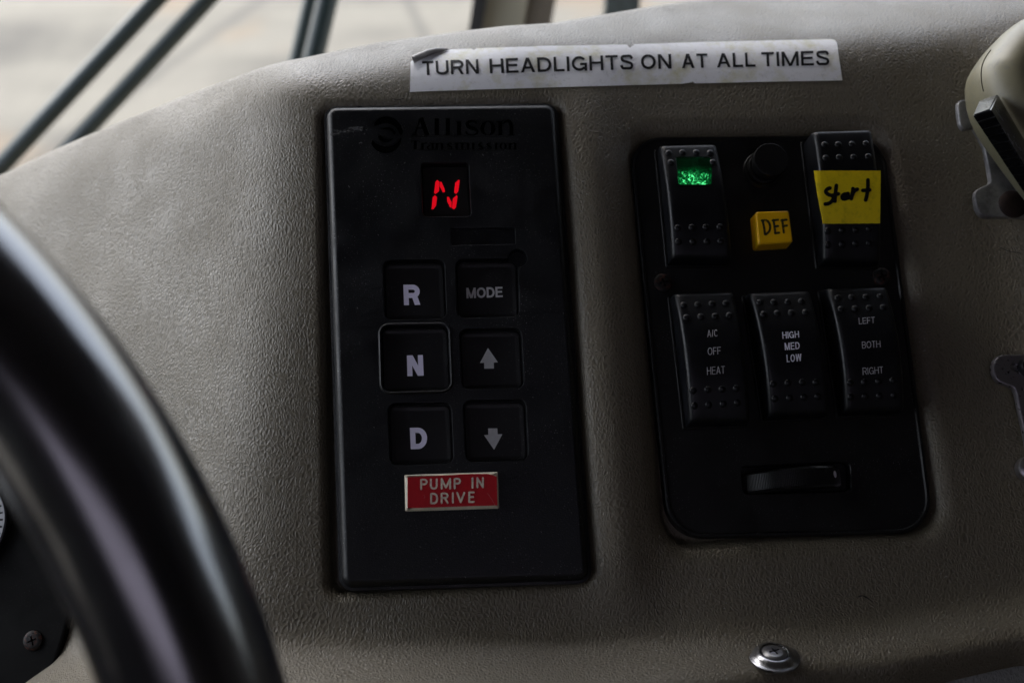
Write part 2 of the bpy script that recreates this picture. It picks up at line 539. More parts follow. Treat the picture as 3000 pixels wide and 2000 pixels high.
def dash1(x, y):
    z = dash0(x, y)
    x = np.asarray(x, float); y = np.asarray(y, float)
    ry = np.interp(x, _roll[:, 0], _roll[:, 1], left=-1, right=None)
    ry = np.where(x < _roll[0, 0], -1.0, ry)
    z = z - 1.9 * sp(ry - y, 0.0022) * (x > _roll[0, 0])
    return z
# far boundary: rolls down behind the line one sees against the pavement
_sil = np.array([hit(a, b, dash0, 120)[:2] for a, b in SIL])
def far_y(x):
    return np.interp(x, _sil[:, 0], _sil[:, 1])
def dash2(x, y):
    z = dash1(x, y)
    d = (y - far_y(x)) * 0.93
    z = z - 2.6 * sp(d - 0.004, 0.0012)
    return z
def dash(x, y):
    z = dash2(x, y)
    d1 = box_sdf(x, y, [p + np.array([-0.0020, 0, 0]) if k in (0, 3) else p + np.array([0.0010, 0, 0]) for k, p in enumerate(SEL)], 0.003, 0.0)
    d2 = box_sdf(x, y, PLT, 0.009, 0.0)
    z = z + lip(d1, 0.0042, 0.007) + lip(d2, 0.0075, 0.0065)
    return z
def grid(xs, ys, zf):
    X, Y = np.meshgrid(xs, ys)
    Z = zf(X, Y)
    V = np.stack([X.ravel(), Y.ravel(), Z.ravel()], 1)
    nx, ny = len(xs), len(ys)
    idx = np.arange(nx * ny).reshape(ny, nx)
    F = np.stack([idx[:-1, :-1].ravel(), idx[:-1, 1:].ravel(), idx[1:, 1:].ravel(), idx[1:, :-1].ravel()], 1)
    return V, F
def graded(a, b, fine_a, fine_b, fs, cs):
    out = [a]; x = a
    while x < b:
        s = fs if fine_a <= x <= fine_b else cs
        x += s; out.append(x)
    return np.array(out)
xs = graded(-0.34, 0.46, -0.16, 0.21, 0.0009, 0.003)
ys = graded(-0.09, 0.42, -0.02, 0.24, 0.0009, 0.0015)
V_, F_ = grid(xs, ys, dash)
DBASE = np.array([0.05, 0.1, 0.0])
base = DBASE
me = bpy.data.meshes.new('dashboard')
me.vertices.add(len(V_)); me.vertices.foreach_set('co', (V_ - base).ravel())
me.loops.add(F_.size); me.loops.foreach_set('vertex_index', F_.ravel().astype(np.int32))
me.polygons.add(len(F_)); me.polygons.foreach_set('loop_start', np.arange(0, F_.size, 4, dtype=np.int32))
me.update(calc_edges=True)
me.polygons.foreach_set('use_smooth', np.ones(len(F_), bool))
me.materials.append(M['vinyl'])
o = bpy.data.objects.new('dashboard', me)
o.matrix_world = W @ Matrix.Translation(Vector(base))
col.objects.link(o)
tag(o, 'taupe grained vinyl dashboard moulding that carries the black switch panels', 'dashboard')
DASH = o

# darker slab below the rolled lower edge
qa = [P(a, b, 0.004) for a, b in ((2450, 2030), (3300, 1885), (3400, 2600), (2350, 2600))]
solo('lower_trim_panel', loft(rrect(qa, 0.004), roundstack(-0.018, 0.004, 0.002)), vinyl('lower_vinyl', (0.20, 0.20, 0.19)),
     'dark grey vinyl trim below the gap at the bottom right corner', 'trim panel')

def surf(h):
    return lambda x, y: dash(x, y) + h
def flat(h):
    return lambda x, y: h + 0.0 * x

# ------------------------------------------------------------------ gear selector
sel = thing('gear_selector', [0.01, 0.1, 0.0], 'tall black push-button gear selector with a lit red N and six square keys', 'gear selector')
out = rrect(SEL, 0.0034, 8)
def boolean(vf, cutters, mat, name, parent, sharp=30):
    o = part(name, vf, mat, parent, None)
    o.modifiers.clear()
    ext_ = lambda m_: max((v_.co.z for v_ in m_.vertices), default=-1) - min((v_.co.z for v_ in m_.vertices), default=1)
    skipped = 0
    for cv in cutters:
        done = False
        for attempt, solver in enumerate(('EXACT', 'EXACT', 'FAST')):
            off_ = np.array([0.000004, 0.000003, 0.0000017]) * attempt
            cme = mesh('cutter', np.asarray(cv[0], float) + off_ - base_of(parent), cv[1], mat, None)
            c = bpy.data.objects.new('cutter', cme); col.objects.link(c)
            c.parent = parent
            md = o.modifiers.new('b', 'BOOLEAN'); md.operation = 'DIFFERENCE'; md.solver = solver; md.object = c
            bpy.context.view_layer.update()
            dg = bpy.context.evaluated_depsgraph_get()
            nm = bpy.data.meshes.new_from_object(o.evaluated_get(dg))
            o.modifiers.clear(); old = o.data
            bpy.data.objects.remove(c); bpy.data.meshes.remove(cme)
            if len(nm.polygons) > 20 and abs(ext_(nm) - ext_(old)) < 0.0004:
                o.data = nm; nm.name = name; done = True
                break
        if not done: skipped += 1
    if skipped: print('boolean cuts skipped', name, skipped, 'of', len(cutters))
    me = o.data
    me.polygons.foreach_set('use_smooth', [True] * len(me.polygons))
    me.set_sharp_from_angle(angle=math.radians(sharp))
    md = o.modifiers.new('weighted', 'WEIGHTED_NORMAL'); md.keep_sharp = True; md.weight = 100
    return o
K = lambda pts: Q(pts, 1050, 720, 2.305)
keys = {
 'R': K([(165, 95), (580, 92), (597, 490), (180, 500)]),
 'M': K([(655, 88), (1078, 82), (1090, 475), (668, 487)]),
 'N': K([(147, 537), (608, 530), (627, 975), (160, 990)]),
 'U': K([(680, 560), (1100, 553), (1120, 957), (700, 968)]),
 'D': K([(198, 1062), (625, 1055), (645, 1467), (215, 1480)]),
 'V': K([(705, 1042), (1130, 1035), (1151, 1445), (725, 1460)]),
}
def well(outline, depth, ch=0.00035):
    return loft(outline, [(0, FACE - depth), (0, FACE - ch), (-ch * 0.4, FACE - ch * 0.3), (-ch, FACE + 0.00001), (-ch - 0.0001, FACE + 0.003)])
body = loft(out, [(-0.0016, -0.009), (-0.0012, 0.001), (-0.0003, FACE - 0.0026), (0.0, FACE - 0.0018), (0.0004, FACE - 0.0010), (0.0010, FACE - 0.00045), (0.0016, FACE - 0.00012), (0.0022, FACE)])
cut = []
for k, q in keys.items():
    cut.append(well(rrect([P(a, b, FACE) for a, b in q], 0.0026, 6), 0.0042))
nc = P(*K([(1078, 82)])[0], FACE)
cut.append(well(circle(nc, 0.0031, 32), 0.0036))
cut.append(well(rrect([P(a, b, FACE) for a, b in Q([(820, 790), (1447, 788), (1477, 1490), (852, 1497)], 1050, 300, 4.48)], 0.0014, 6), 0.0040))
cut.append(well(rrect([P(a, b, FACE) for a, b in ((1321, 669), (1509, 666), (1511, 714), (1323, 718))], 0.0004, 3), 0.0016))
# engraved emblem and lettering (crop pixels of the view 1050,300 at 4.48)
def arc(cx, cy, r, a0, a1, n=20, ry=None):
    ry = ry or r
    return [(cx + r * math.cos(math.radians(a0 + (a1 - a0) * i / n)), cy - ry * math.sin(math.radians(a0 + (a1 - a0) * i / n))) for i in range(n + 1)]
def taper(n, w0, w1, w2):
    return [np.interp(i / n, [0, 0.5, 1], [w0, w1, w2]) for i in range(n + 1)]
CX, CY = 363, 425
E_ = []
E_.append((arc(CX, CY - 4, 196, 142, -2, 24, 192), [22, 40, 60, 72, 80, 86, 90, 92, 94, 94, 94, 94, 94, 92, 90, 88, 86, 82, 78, 74, 70, 64, 56, 44, 20]))
E_.append((arc(CX, CY + 4, 196, 200, 352, 24, 192), [10, 44, 56, 64, 72, 80, 86, 92, 94, 94, 94, 94, 94, 92, 88, 84, 78, 70, 62, 54, 46, 38, 30, 22, 12]))
E_.append((arc(CX + 10, CY + 5, 108, 125, 10, 12, 90), taper(12, 14, 44, 34)))
E_.append((arc(CX + 10, CY - 15, 100, 195, 320, 12, 92), taper(12, 46, 60, 12)))
L_ = []
TH, SE = 14, 13
def stem(x, y0, y1, w): L_.append(([(x, y0), (x, y1)], w))
def ser(x0, x1, y): L_.append(([(x0, y), (x1, y)], SE))
B1, C1, X1 = 430, 205, 243
L_.append(([(735, B1), (812, C1)], 17)); L_.append(([(822, C1), (905, B1)], 62)); ser(700, 772, B1 - 4); ser(855, 950, B1 - 4); L_.append(([(765, 340), (870, 340)], 15))
for x in (1030, 1175): stem(x, C1, B1, 56); ser(x - 48, x, C1 + 6); ser(x - 55, x + 55, B1 - 5)
stem(1322, X1, B1, 56); ser(1274, 1322, X1 + 6); ser(1265, 1375, B1 - 5)
L_.append((curve([(1560, 285), (1530, 252), (1470, 247), (1430, 275), (1450, 315), (1520, 345), (1560, 375), (1545, 410), (1490, 428), (1430, 415), (1408, 375)], 4), [20, 24, 28, 28, 28, 28, 30, 34, 40, 44, 48, 50, 52, 54, 56, 58, 60, 60, 60, 58, 56, 52, 48, 44, 40, 36, 32, 30, 28, 26, 24, 22, 20, 20, 20, 20, 20, 20, 20, 20, 20][:41]))
L_.append((arc(1700, 338, 72, 80, 440, 32, 88), [max(16, 58 * abs(math.cos(math.radians(80 + 360 * i / 32)))) for i in range(33)]))
stem(1865, X1, B1, 52); ser(1815, 1865, X1 + 6); ser(1815, 1915, B1 - 5)
L_.append((curve([(1888, 285), (1935, 248), (1985, 252), (2010, 300)], 4), [14, 20, 26, 30, 34, 38, 40, 44, 46, 48, 50, 52, 52]))
stem(2010, 296, B1, 52); ser(1965, 2065, B1 - 5)
L_.append(([(690, 452), (2085, 448)], 7))
B2, C2, X2, s = 618, 497, 528, 34
def st2(x, y0=None, sf=True, w=32):
    stem(x, X2 if y0 is None else y0, B2, w)
    if sf: L_.append(([(x - 28, B2 - 4), (x + 28, B2 - 4)], 9))
L_.append(([(690, C2 + 6), (800, C2 + 6)], 14)); L_.append(([(694, C2), (694, C2 + 34)], 9)); L_.append(([(797, C2), (797, C2 + 34)], 9)); st2(745, C2, w=40)
st2(840); L_.append((curve([(852, 548), (875, 530), (900, 540)], 4), 16))
L_.append((arc(935, 590, 26, 60, 320, 14, 24), taper(14, 14, 26, 14))); st2(975, w=28); L_.append((curve([(912, 545), (938, 530), (968, 545)], 4), 14))
for x in (1030,): st2(x); st2(x + 68); L_.append((curve([(x + 10, 548), (x + 40, 530), (x + 66, 550)], 4), 16))
def ess(x): L_.append((curve([(x + 62, 548), (x + 40, 531), (x + 12, 545), (x + 30, 570), (x + 60, 588), (x + 40, 612), (x + 2, 598)], 3), taper(18, 12, 30, 12)))
ess(1165); st2(1290); st2(1365); st2(1440); L_.append((curve([(1300, 548), (1330, 530), (1362, 550)], 4), 14)); L_.append((curve([(1375, 548), (1405, 530), (1437, 550)], 4), 14))
st2(1510); ess(1570); ess(1680); st2(1810)
L_.append((arc(1900, 572, 34, 80, 440, 20, 42), [max(10, 30 * abs(math.cos(math.radians(80 + 360 * i / 20)))) for i in range(21)]))
st2(1990); st2(2060); L_.append((curve([(2000, 548), (2030, 530), (2058, 550)], 4), 16))
L_.append(([(700, 632), (2095, 628)], 6))
def prism(stroke, z0, z1, jig):
    pts, w = stroke
    _, _, poly = ribbon(pts, w, False)
    pv = np.array([P(1050 + a / 4.48, 300 + b / 4.48, FACE)[:2] for a, b in poly])
    area = 0.5 * np.sum(pv[:, 0] * np.roll(pv[:, 1], -1) - np.roll(pv[:, 0], -1) * pv[:, 1])
    n = len(pts)
    # quad strip solid rather than one ngon, so that closed strokes stay valid
    L = [P(1050 + a / 4.48, 300 + b / 4.48, FACE)[:2] for a, b in poly[:n]]
    R_ = [P(1050 + a / 4.48, 300 + b / 4.48, FACE)[:2] for a, b in poly[n:]][::-1]
    V = []
    for i in range(n):
        V += [(*L[i], z0), (*R_[i], z0), (*R_[i], z1), (*L[i], z1)]
    F = []
    for i in range(n - 1):
        a, b = i * 4, (i + 1) * 4
        for k in range(4):
            F.append((a + k, b + k, b + (k + 1) % 4, a + (k + 1) % 4))
    F.append((0, 1, 2, 3)); e = (n - 1) * 4; F.append((e + 3, e + 2, e + 1, e))
    bm = bmesh.new(); vv = [bm.verts.new(v) for v in V]
    for f in F: bm.faces.new([vv[i] for i in f])
    bmesh.ops.recalc_face_normals(bm, faces=bm.faces)
    V = [tuple(v.co) for v in bm.verts]; bm.verts.index_update(); F = [tuple(v.index for v in f.verts) for f in bm.faces]
    bm.free()
    return V, F
eng = [prism(t_, FACE - 0.0005 - 0.000002 * (i % 7), FACE + 0.001, i) for i, t_ in enumerate(E_ + L_)]
cut += eng
body_o = boolean(body, cut, M['bezel'], 'selector_body', sel)
KZ = FACE - 0.0036
floor_shade = plain('recess_shade_black', (0.0008, 0.0008, 0.0009), 0.9, spec=0.05)  # same plastic as the face; shade of the engraving painted near black
def recess_shade(name, strokes_):
    vf_s = []
    for i_, (pp_, ww_) in enumerate(strokes_):
        v_, f_, _ = ribbon([(1050 + a / 4.48, 300 + b / 4.48) for a, b in pp_], np.array(ww_, float) / 4.48 if hasattr(ww_, '__len__') else ww_ / 4.48, False)
        vf_s.append(lay(v_, f_, flat(FACE - 0.00045), 0.0000015 * i_))
    return part(name, join(*vf_s), floor_shade, sel, None)
recess_shade('emblem', E_); recess_shade('lettering', L_)  # dark sheets inside the engraved strokes, standing in for their shade
def keypart(q, name='key', ring=False, label=None):
    oo = rrect([P(a, b, FACE) for a, b in q], 0.0024, 6)
    oo = inset(oo, 0.00035)
    st = [(0, FACE - 0.0044), (0, KZ - 0.0003), (0.0003, KZ), (0.0012, KZ - 0.00005), (0.0019, KZ - 0.0003)]
    return part('key', loft(oo, st), M['key'], sel, 30, label)
for k, q in keys.items():
    ko = keypart(q, label={'R': 'key marked R', 'M': 'key marked MODE with a round notch', 'N': 'key marked N inside a raised rim', 'U': 'key with an up arrow', 'D': 'key marked D', 'V': 'key with a down arrow'}[k])
    zf = flat(KZ - 0.00030)
    if k in 'RND':
        qq = {'R': [(303, 263), (412, 263), (419, 399), (308, 401)], 'N': [(327, 740), (435, 737), (441, 876), (331, 880)], 'D': [(347, 1228), (463, 1225), (465, 1369), (354, 1372)]}[k]
        part('legend', print_text(k, K(qq), zf, 0.00008, 0.245), M['legend'], ko, None)
    elif k == 'M':
        part('legend', print_text('MODE', K([(728, 285), (972, 277), (975, 347), (730, 355)]), zf, 0.00008, 0.20, 0.07), M['legend_grey'], ko, None)
    else:
        ar = [(875, 690), (942, 786), (914, 788), (915, 828), (850, 829), (849, 789), (820, 791)] if k == 'U' else [(876, 1232), (938, 1231), (940, 1271), (972, 1271), (916, 1376), (848, 1277), (877, 1275)]
        v, f = lay(K(ar), [tuple(range(7))], zf, 0.00008)
        part('legend', (v, f), M['legend_grey'], ko, None)
# raised rim round the N key
oo = rrect([P(a, b, FACE) for a, b in keys['N']], 0.0029, 6)
def ringmesh(outer, stack):
    """closed profile loop (inset, z) swept round the outline"""
    n, m_ = len(outer), len(stack)
    V, F = [], []
    for d, z in stack:
        V += [(x, y, z) for x, y in inset(outer, d)]
    for k in range(m_):
        for i in range(n):
            j = (i + 1) % n; k2 = (k + 1) % m_
            F.append((k * n + i, k * n + j, k2 * n + j, k2 * n + i))
    return V, F
part('key_rim', ringmesh(oo, [(-0.0009, FACE - 0.0002), (-0.0006, FACE + 0.0005), (-0.0003, FACE + 0.0007), (0.0001, FACE + 0.0005), (0.0003, FACE - 0.0008), (-0.0006, FACE - 0.0010)]), M['bezel'], sel)
# display
dq = Q([(820, 790), (1447, 788), (1477, 1490), (852, 1497)], 1050, 300, 4.48)
disp = part('display_window', loft(inset(rrect([P(a, b, FACE) for a, b in dq], 0.0013, 6), 0.0002), [(0, FACE - 0.0046), (0, FACE - 0.0037), (0.0003, FACE - 0.0034)]), black_plastic('dark_display_filter', (0.008, 0.007, 0.007), 0.38, 1200, 0.00001, 0.5), sel)
segs = [[(1035, 1018), (1063, 1042), (1058, 1165), (1012, 1202), (993, 1188), (1012, 1045)],
        [(1070, 1045), (1090, 1042), (1128, 1130), (1136, 1172), (1110, 1182), (1066, 1100)],
        [(1312, 1018), (1330, 1024), (1312, 1165), (1283, 1200), (1256, 1182), (1272, 1055)],
        [(1004, 1218), (1032, 1245), (1020, 1350), (985, 1400), (960, 1402), (975, 1245)],
        [(1162, 1242), (1188, 1242), (1224, 1310), (1224, 1378), (1205, 1378), (1166, 1300)],
        [(1290, 1218), (1302, 1235), (1280, 1375), (1255, 1402), (1228, 1385), (1240, 1262)]]
for s_ in segs:
    v = [P(1050 + a / 4.48, 300 + b / 4.48, FACE - 0.0033) for a, b in s_]
    top = [(p[0], p[1], p[2]) for p in v]; bot = [(p[0], p[1], p[2] - 0.0003) for p in v]
    n = len(v)
    part('segment', (top + bot, [tuple(range(n))[::-1]] + [(i, (i + 1) % n, n + (i + 1) % n, n + i) for i in range(n)]), M['led'], disp, None)
# worn grey smear beside the emblem is flat dirt
m = Mat('grey_scuff', (0.10, 0.10, 0.10), 0.6)
al = m.ramp(m.noise(700, 3), [(0.38, 0.0), (0.60, 0.8)]); m.link(al, m.b.inputs['Alpha'])
sc = curve([(330, 560), (370, 535), (440, 530), (540, 520), (640, 492), (740, 478), (860, 490)], 4)
v, f, _ = ribbon([(900 + a / 4.9, 280 + b / 4.9) for a, b in sc], [20, 21, 22, 22, 20, 18, 16, 14, 13, 13, 13, 14, 14, 15, 16, 17, 18, 18, 17, 16, 15, 14, 13, 12, 10], False)
part('scuff_mark', lay(v, f, flat(FACE), 0.00006), m.m, sel, None)

# lint and scratches on the face
lint = []
for (a, b, c_, d) in ((1052, 420, 1060, 418), (1117, 529, 1119, 530), (1319, 451, 1321, 455), (1021, 545, 1024, 549), (1413, 452, 1416, 456), (1187, 476, 1184, 479), (1650, 916, 1651, 919), (1585, 1556, 1586, 1558), (1362, 1688, 1364, 1690), (1095, 1250, 1097, 1252), (1107, 687, 1109, 689), (1560, 1162, 1562, 1164), (1500, 1500, 1503, 1501), (1230, 1600, 1233, 1602), (1046, 900, 1048, 904)):
    v, f, _ = ribbon([(a, b), (c_, d)], 1.6, True)
    lint.append(lay(v, f, flat(FACE), 0.00004))
part('lint', join(*lint), plain('pale_lint', (0.20, 0.20, 0.20), 0.8), sel, None)['kind'] = 'stuff'

# ------------------------------------------------------------------ engraved plaque
pl = thing('engraved_plaque', P(1320, 1440, FACE), 'small red plaque engraved PUMP IN DRIVE under the keys', 'plaque')
C5 = lambda pts: Q(pts, 1100, 1350, 5.227)
q = C5([(445, 210), (1872, 165), (1893, 722), (457, 768)])
part('plaque_base', loft(rrect([P(a, b, FACE + 0.0008) for a, b in q], 0.0003, 3), [(0, FACE - 0.0001), (0, FACE + 0.0007), (0.0009, FACE + 0.0014)]), plain('off_white_laminate', (0.72, 0.65, 0.50), 0.5, var=0.15, vs_=400), pl, 20)
red = Mat('red_laminate', (0.45, 0.006, 0.012), 0.36)
sc1 = red.ramp(red.noise(700, 4, 0.7), [(0.2, 0.85), (0.8, 1.1)]); red.color(red.mix(1.0, (0.45, 0.006, 0.012), sc1, 'MULTIPLY'))
rf = C5([(490, 245), (900, 232), (1300, 203), (1600, 194), (1720, 196), (1800, 215), (1858, 240), (1868, 678), (1400, 690), (900, 708), (500, 718), (490, 700)])
v = [P(a, b, FACE + 0.00145) for a, b in rf]
n = len(v)
part('red_face', (v + [(p[0], p[1], p[2] - 0.0001) for p in v], [tuple(range(n))[::-1]] + [(i, (i + 1) % n, n + (i + 1) % n, n + i) for i in range(n)]), red.m, pl, None)
def glyph(ch):
    A = lambda *p: list(p)
    g = {
     'P': [[(0, 0), (0, 1), (.6, 1), (.85, .93), (1, .77), (.85, .58), (.6, .5), (0, .5)]],
     'U': [[(0, 1), (0, .3), (.15, .08), (.5, 0), (.85, .08), (1, .3), (1, 1)]],
     'M': [[(0, 0), (0, 1), (.5, .1), (1, 1), (1, 0)]],
     'I': [[(.5, 0), (.5, 1)]],
     'N': [[(0, 0), (0, 1), (1, 0), (1, 1)]],
     'D': [[(0, 0), (0, 1), (.55, 1), (.88, .85), (1, .5), (.88, .15), (.55, 0), (0, 0)]],
     'R': [[(0, 0), (0, 1), (.6, 1), (.88, .93), (1, .77), (.88, .6), (.6, .53), (0, .53)], [(.55, .5), (1, 0)]],
     'V': [[(0, 1), (.5, 0), (1, 1)]],
     'E': [[(1, 1), (0, 1), (0, 0), (1, 0)], [(0, .52), (.85, .52)]],
     'F': [[(1, 1), (0, 1), (0, 0)], [(0, .52), (.8, .52)]],
    }[ch]
    return g
def dens(pts, n=5, k=None):
    out = []
    for a, b in zip(pts[:-1], pts[1:]):
        for i in range(n): out.append((a[0] + (b[0] - a[0]) * i / n, a[1] + (b[1] - a[1]) * i / n))
    out.append(pts[-1]); return out
strokes = []
for ch, x0, x1, yt, yb, sk in [('P', 700, 787, 283, 425, 5), ('U', 848, 938, 278, 422, 4), ('M', 1013, 1143, 274, 418, 3), ('P', 1212, 1298, 270, 415, 3), ('I', 1478, 1492, 263, 405, 2), ('N', 1560, 1645, 260, 400, 2),
                               ('D', 852, 945, 500, 645, 4), ('R', 1012, 1105, 495, 640, 4), ('I', 1180, 1190, 490, 635, 3), ('V', 1250, 1360, 486, 628, 3), ('E', 1435, 1505, 480, 625, 3)]:
    for g in glyph(ch):
        # dense runs with gently rounded joins
        pts = [(x0 + a * (x1 - x0), yb + (yt - yb) * b) for a, b in g]
        if ch in 'MNVE' or (ch == 'F'):
            for a, b in zip(pts[:-1], pts[1:]): strokes.append(C5([a, b]))
        else:
            strokes.append(C5(dens(pts, 3)))
part('lettering', print_strokes(strokes, flat(FACE + 0.00145), 0.00004, 30 / 5.227), plain('engraved_core', (0.68, 0.60, 0.48), 0.6, var=0.35, vs_=1500), pl, None)
part('scratch', print_strokes([C5([(1718, 495), (1770, 570), (1835, 680)]), C5([(740, 520), (762, 545), (740, 570)])], flat(FACE + 0.00145), 0.00005, 0.9), plain('pale_scratch', (0.5, 0.2, 0.2), 0.6), pl, None)

# ------------------------------------------------------------------ switch plate
sw = thing('switch_plate', P(2300, 1000, 0), 'black plastic switch plate with rounded corners set into the vinyl', 'switch panel')
po = rrect(PLT, [0.0115, 0.0115, 0.0125, 0.0125], 10)
PZ = -0.001
plate = loft(po, [(0, -0.0068), (0, PZ - 0.0004), (0.0004, PZ), (0.0011, PZ), (0.0015, PZ - 0.0005), (0.0022, PZ - 0.0006)])
PT = PZ - 0.0006
C8 = lambda pts: Q(pts, 1850, 370, 2.94)
CE = lambda pts: Q(pts, 1900, 780, 2.767)
C6 = lambda pts: Q(pts, 2000, 1333, 2.351)
wq = C6([(400, 78), (1152, 45), (1160, 248), (420, 268)])
hole = loft(rrect([P(a, b, PT) for a, b in wq], 0.0016, 5), [(0, PT - 0.0045), (0, PT - 0.0003), (-0.0003, PT + 0.00001), (-0.0004, PT + 0.004)])
boolean(plate, [hole], M['plate'], 'plate', sw)
def screw_head(c, r, z, mat, parent, rough=None):
    """pan head with a cross recess"""
    n = 32
    prof = [(1.0, -0.6), (1.0, 0.0), (0.96, 0.12), (0.80, 0.22), (0.62, 0.26)]
    V, F = [], []
    for rr_, h in prof:
        for i in range(n):
            a = 2 * math.pi * i / n
            V.append((c[0] + r * rr_ * math.cos(a), c[1] + r * rr_ * math.sin(a), z + h * r))
    for k in range(len(prof) - 1):
        for i in range(n):
            j = (i + 1) % n
            F.append((k * n + i, k * n + j, (k + 1) * n + j, (k + 1) * n + i))
    # star floor
    b = len(V); last = (len(prof) - 1) * n
    star = []
    for i in range(n):
        a = 2 * math.pi * i / n
        q_ = min(abs((a - k * math.pi / 2 + math.pi) % (2 * math.pi) - math.pi) for k in range(4))
        rad = 0.46 if q_ < 0.25 else 0.16
        V.append((c[0] + r * rad * math.cos(a + 0.3), c[1] + r * rad * math.sin(a + 0.3), z + 0.27 * r))
    for i in range(n):
        j = (i + 1) % n
        F.append((last + i, last + j, b + j, b + i))
    b2 = len(V)
    for i in range(n):
        x, y, _ = V[b + i]
        V.append((c[0] + (x - c[0]) * 0.8, c[1] + (y - c[1]) * 0.8, z - 0.25 * r))
    for i in range(n):
        j = (i + 1) % n
        F.append((b + i, b + j, b2 + j, b2 + i))
    F.append(tuple(range(b2, b2 + n)))
    return V, F
scr_mat = Mat('blackened_screw', (0.01, 0.009, 0.009), 0.5, 0.2, 0.3)
rr2 = scr_mat.ramp(scr_mat.noise(900, 3), [(0.52, 0.0), (0.62, 1.0)])
scr_mat.color(scr_mat.mix(rr2, (0.006, 0.006, 0.006), (0.05, 0.018, 0.012)))
for (a, b) in ((1943, 830), (2583, 812)):
    c = P(a, b, PT)
    part('screw', screw_head(c, 0.0034, PT + 0.0003, scr_mat.m, sw), scr_mat.m, sw, 30)

# thumb wheel
tw = thing('dimmer_wheel', P(2325, 1400, PT), 'ribbed black thumbwheel with a white dot in a slot of the switch plate', 'thumbwheel')
xl, xr = P(*C6([(455, 150)])[0], PT)[0], P(*C6([(1068, 140)])[0], PT)[0]
yc = P(*C6([(760, 150)])[0], PT + 0.004)[1] - 0.0005
xc, hw = (xl + xr) / 2, (xr - xl) / 2
RW = 0.0185
zc = PT + 0.0005 - math.sqrt(RW ** 2 - hw ** 2)
V, F = [], []
nt_ = 150
sl = 0.0012
prof = [(-0.0034, -0.0012), (-0.0026, 0.0), (0.0026, 0.0), (0.0034, -0.0012)]
for i in range(nt_):
    a = 2 * math.pi * (i // 2 * 2 + (0.25 if i % 2 else -0.25) + 0.5) / nt_
    for (dy, dr) in prof:
        pass
rings = []
nt_ = 400
for i in range(nt_ * 2):
    a = 2 * math.pi * i / (nt_ * 2)
    ph = i % 4
    rt = RW if ph in (0, 1) else RW - 0.0005
    for (dy, dr) in prof:
        V.append((xc + (rt + dr) * math.sin(a), yc + dy + sl * math.sin(a) * 0.5, zc + (rt + dr) * math.cos(a)))
nn_, pp = nt_ * 2, len(prof)
for i in range(nn_):
    j = (i + 1) % nn_
    for k in range(pp - 1):
        F.append((i * pp + k, j * pp + k, j * pp + k + 1, i * pp + k + 1))
F.append(tuple(i * pp for i in range(nn_))[::-1]); F.append(tuple(i * pp + pp - 1 for i in range(nn_)))
part('wheel', (V, F), plain('ribbed_black', (0.012, 0.012, 0.012), 0.4), tw, 25)
dc = hit(*C6([(1048, 130)])[0], lambda x, y: zc + math.sqrt(max(RW ** 2 - (x - xc) ** 2, 0)))
ang = math.asin(max(-1, min(1, (dc[0] - xc) / RW)))
tx, nz_ = np.array([math.cos(ang), 0, -math.sin(ang)]), np.array([math.sin(ang), 0, math.cos(ang)])
V = [dc + nz_ * 0.0004]
for i in range(20):
    a = 2 * math.pi * i / 20
    V.append(dc + tx * 0.0011 * math.cos(a) + np.array([0, 1, 0]) * 0.0012 * math.sin(a) + nz_ * 0.00008)
part('index_dot', (V, [(0, i + 1, (i + 1) % 20 + 1) for i in range(20)]), M['bright_print'], tw)

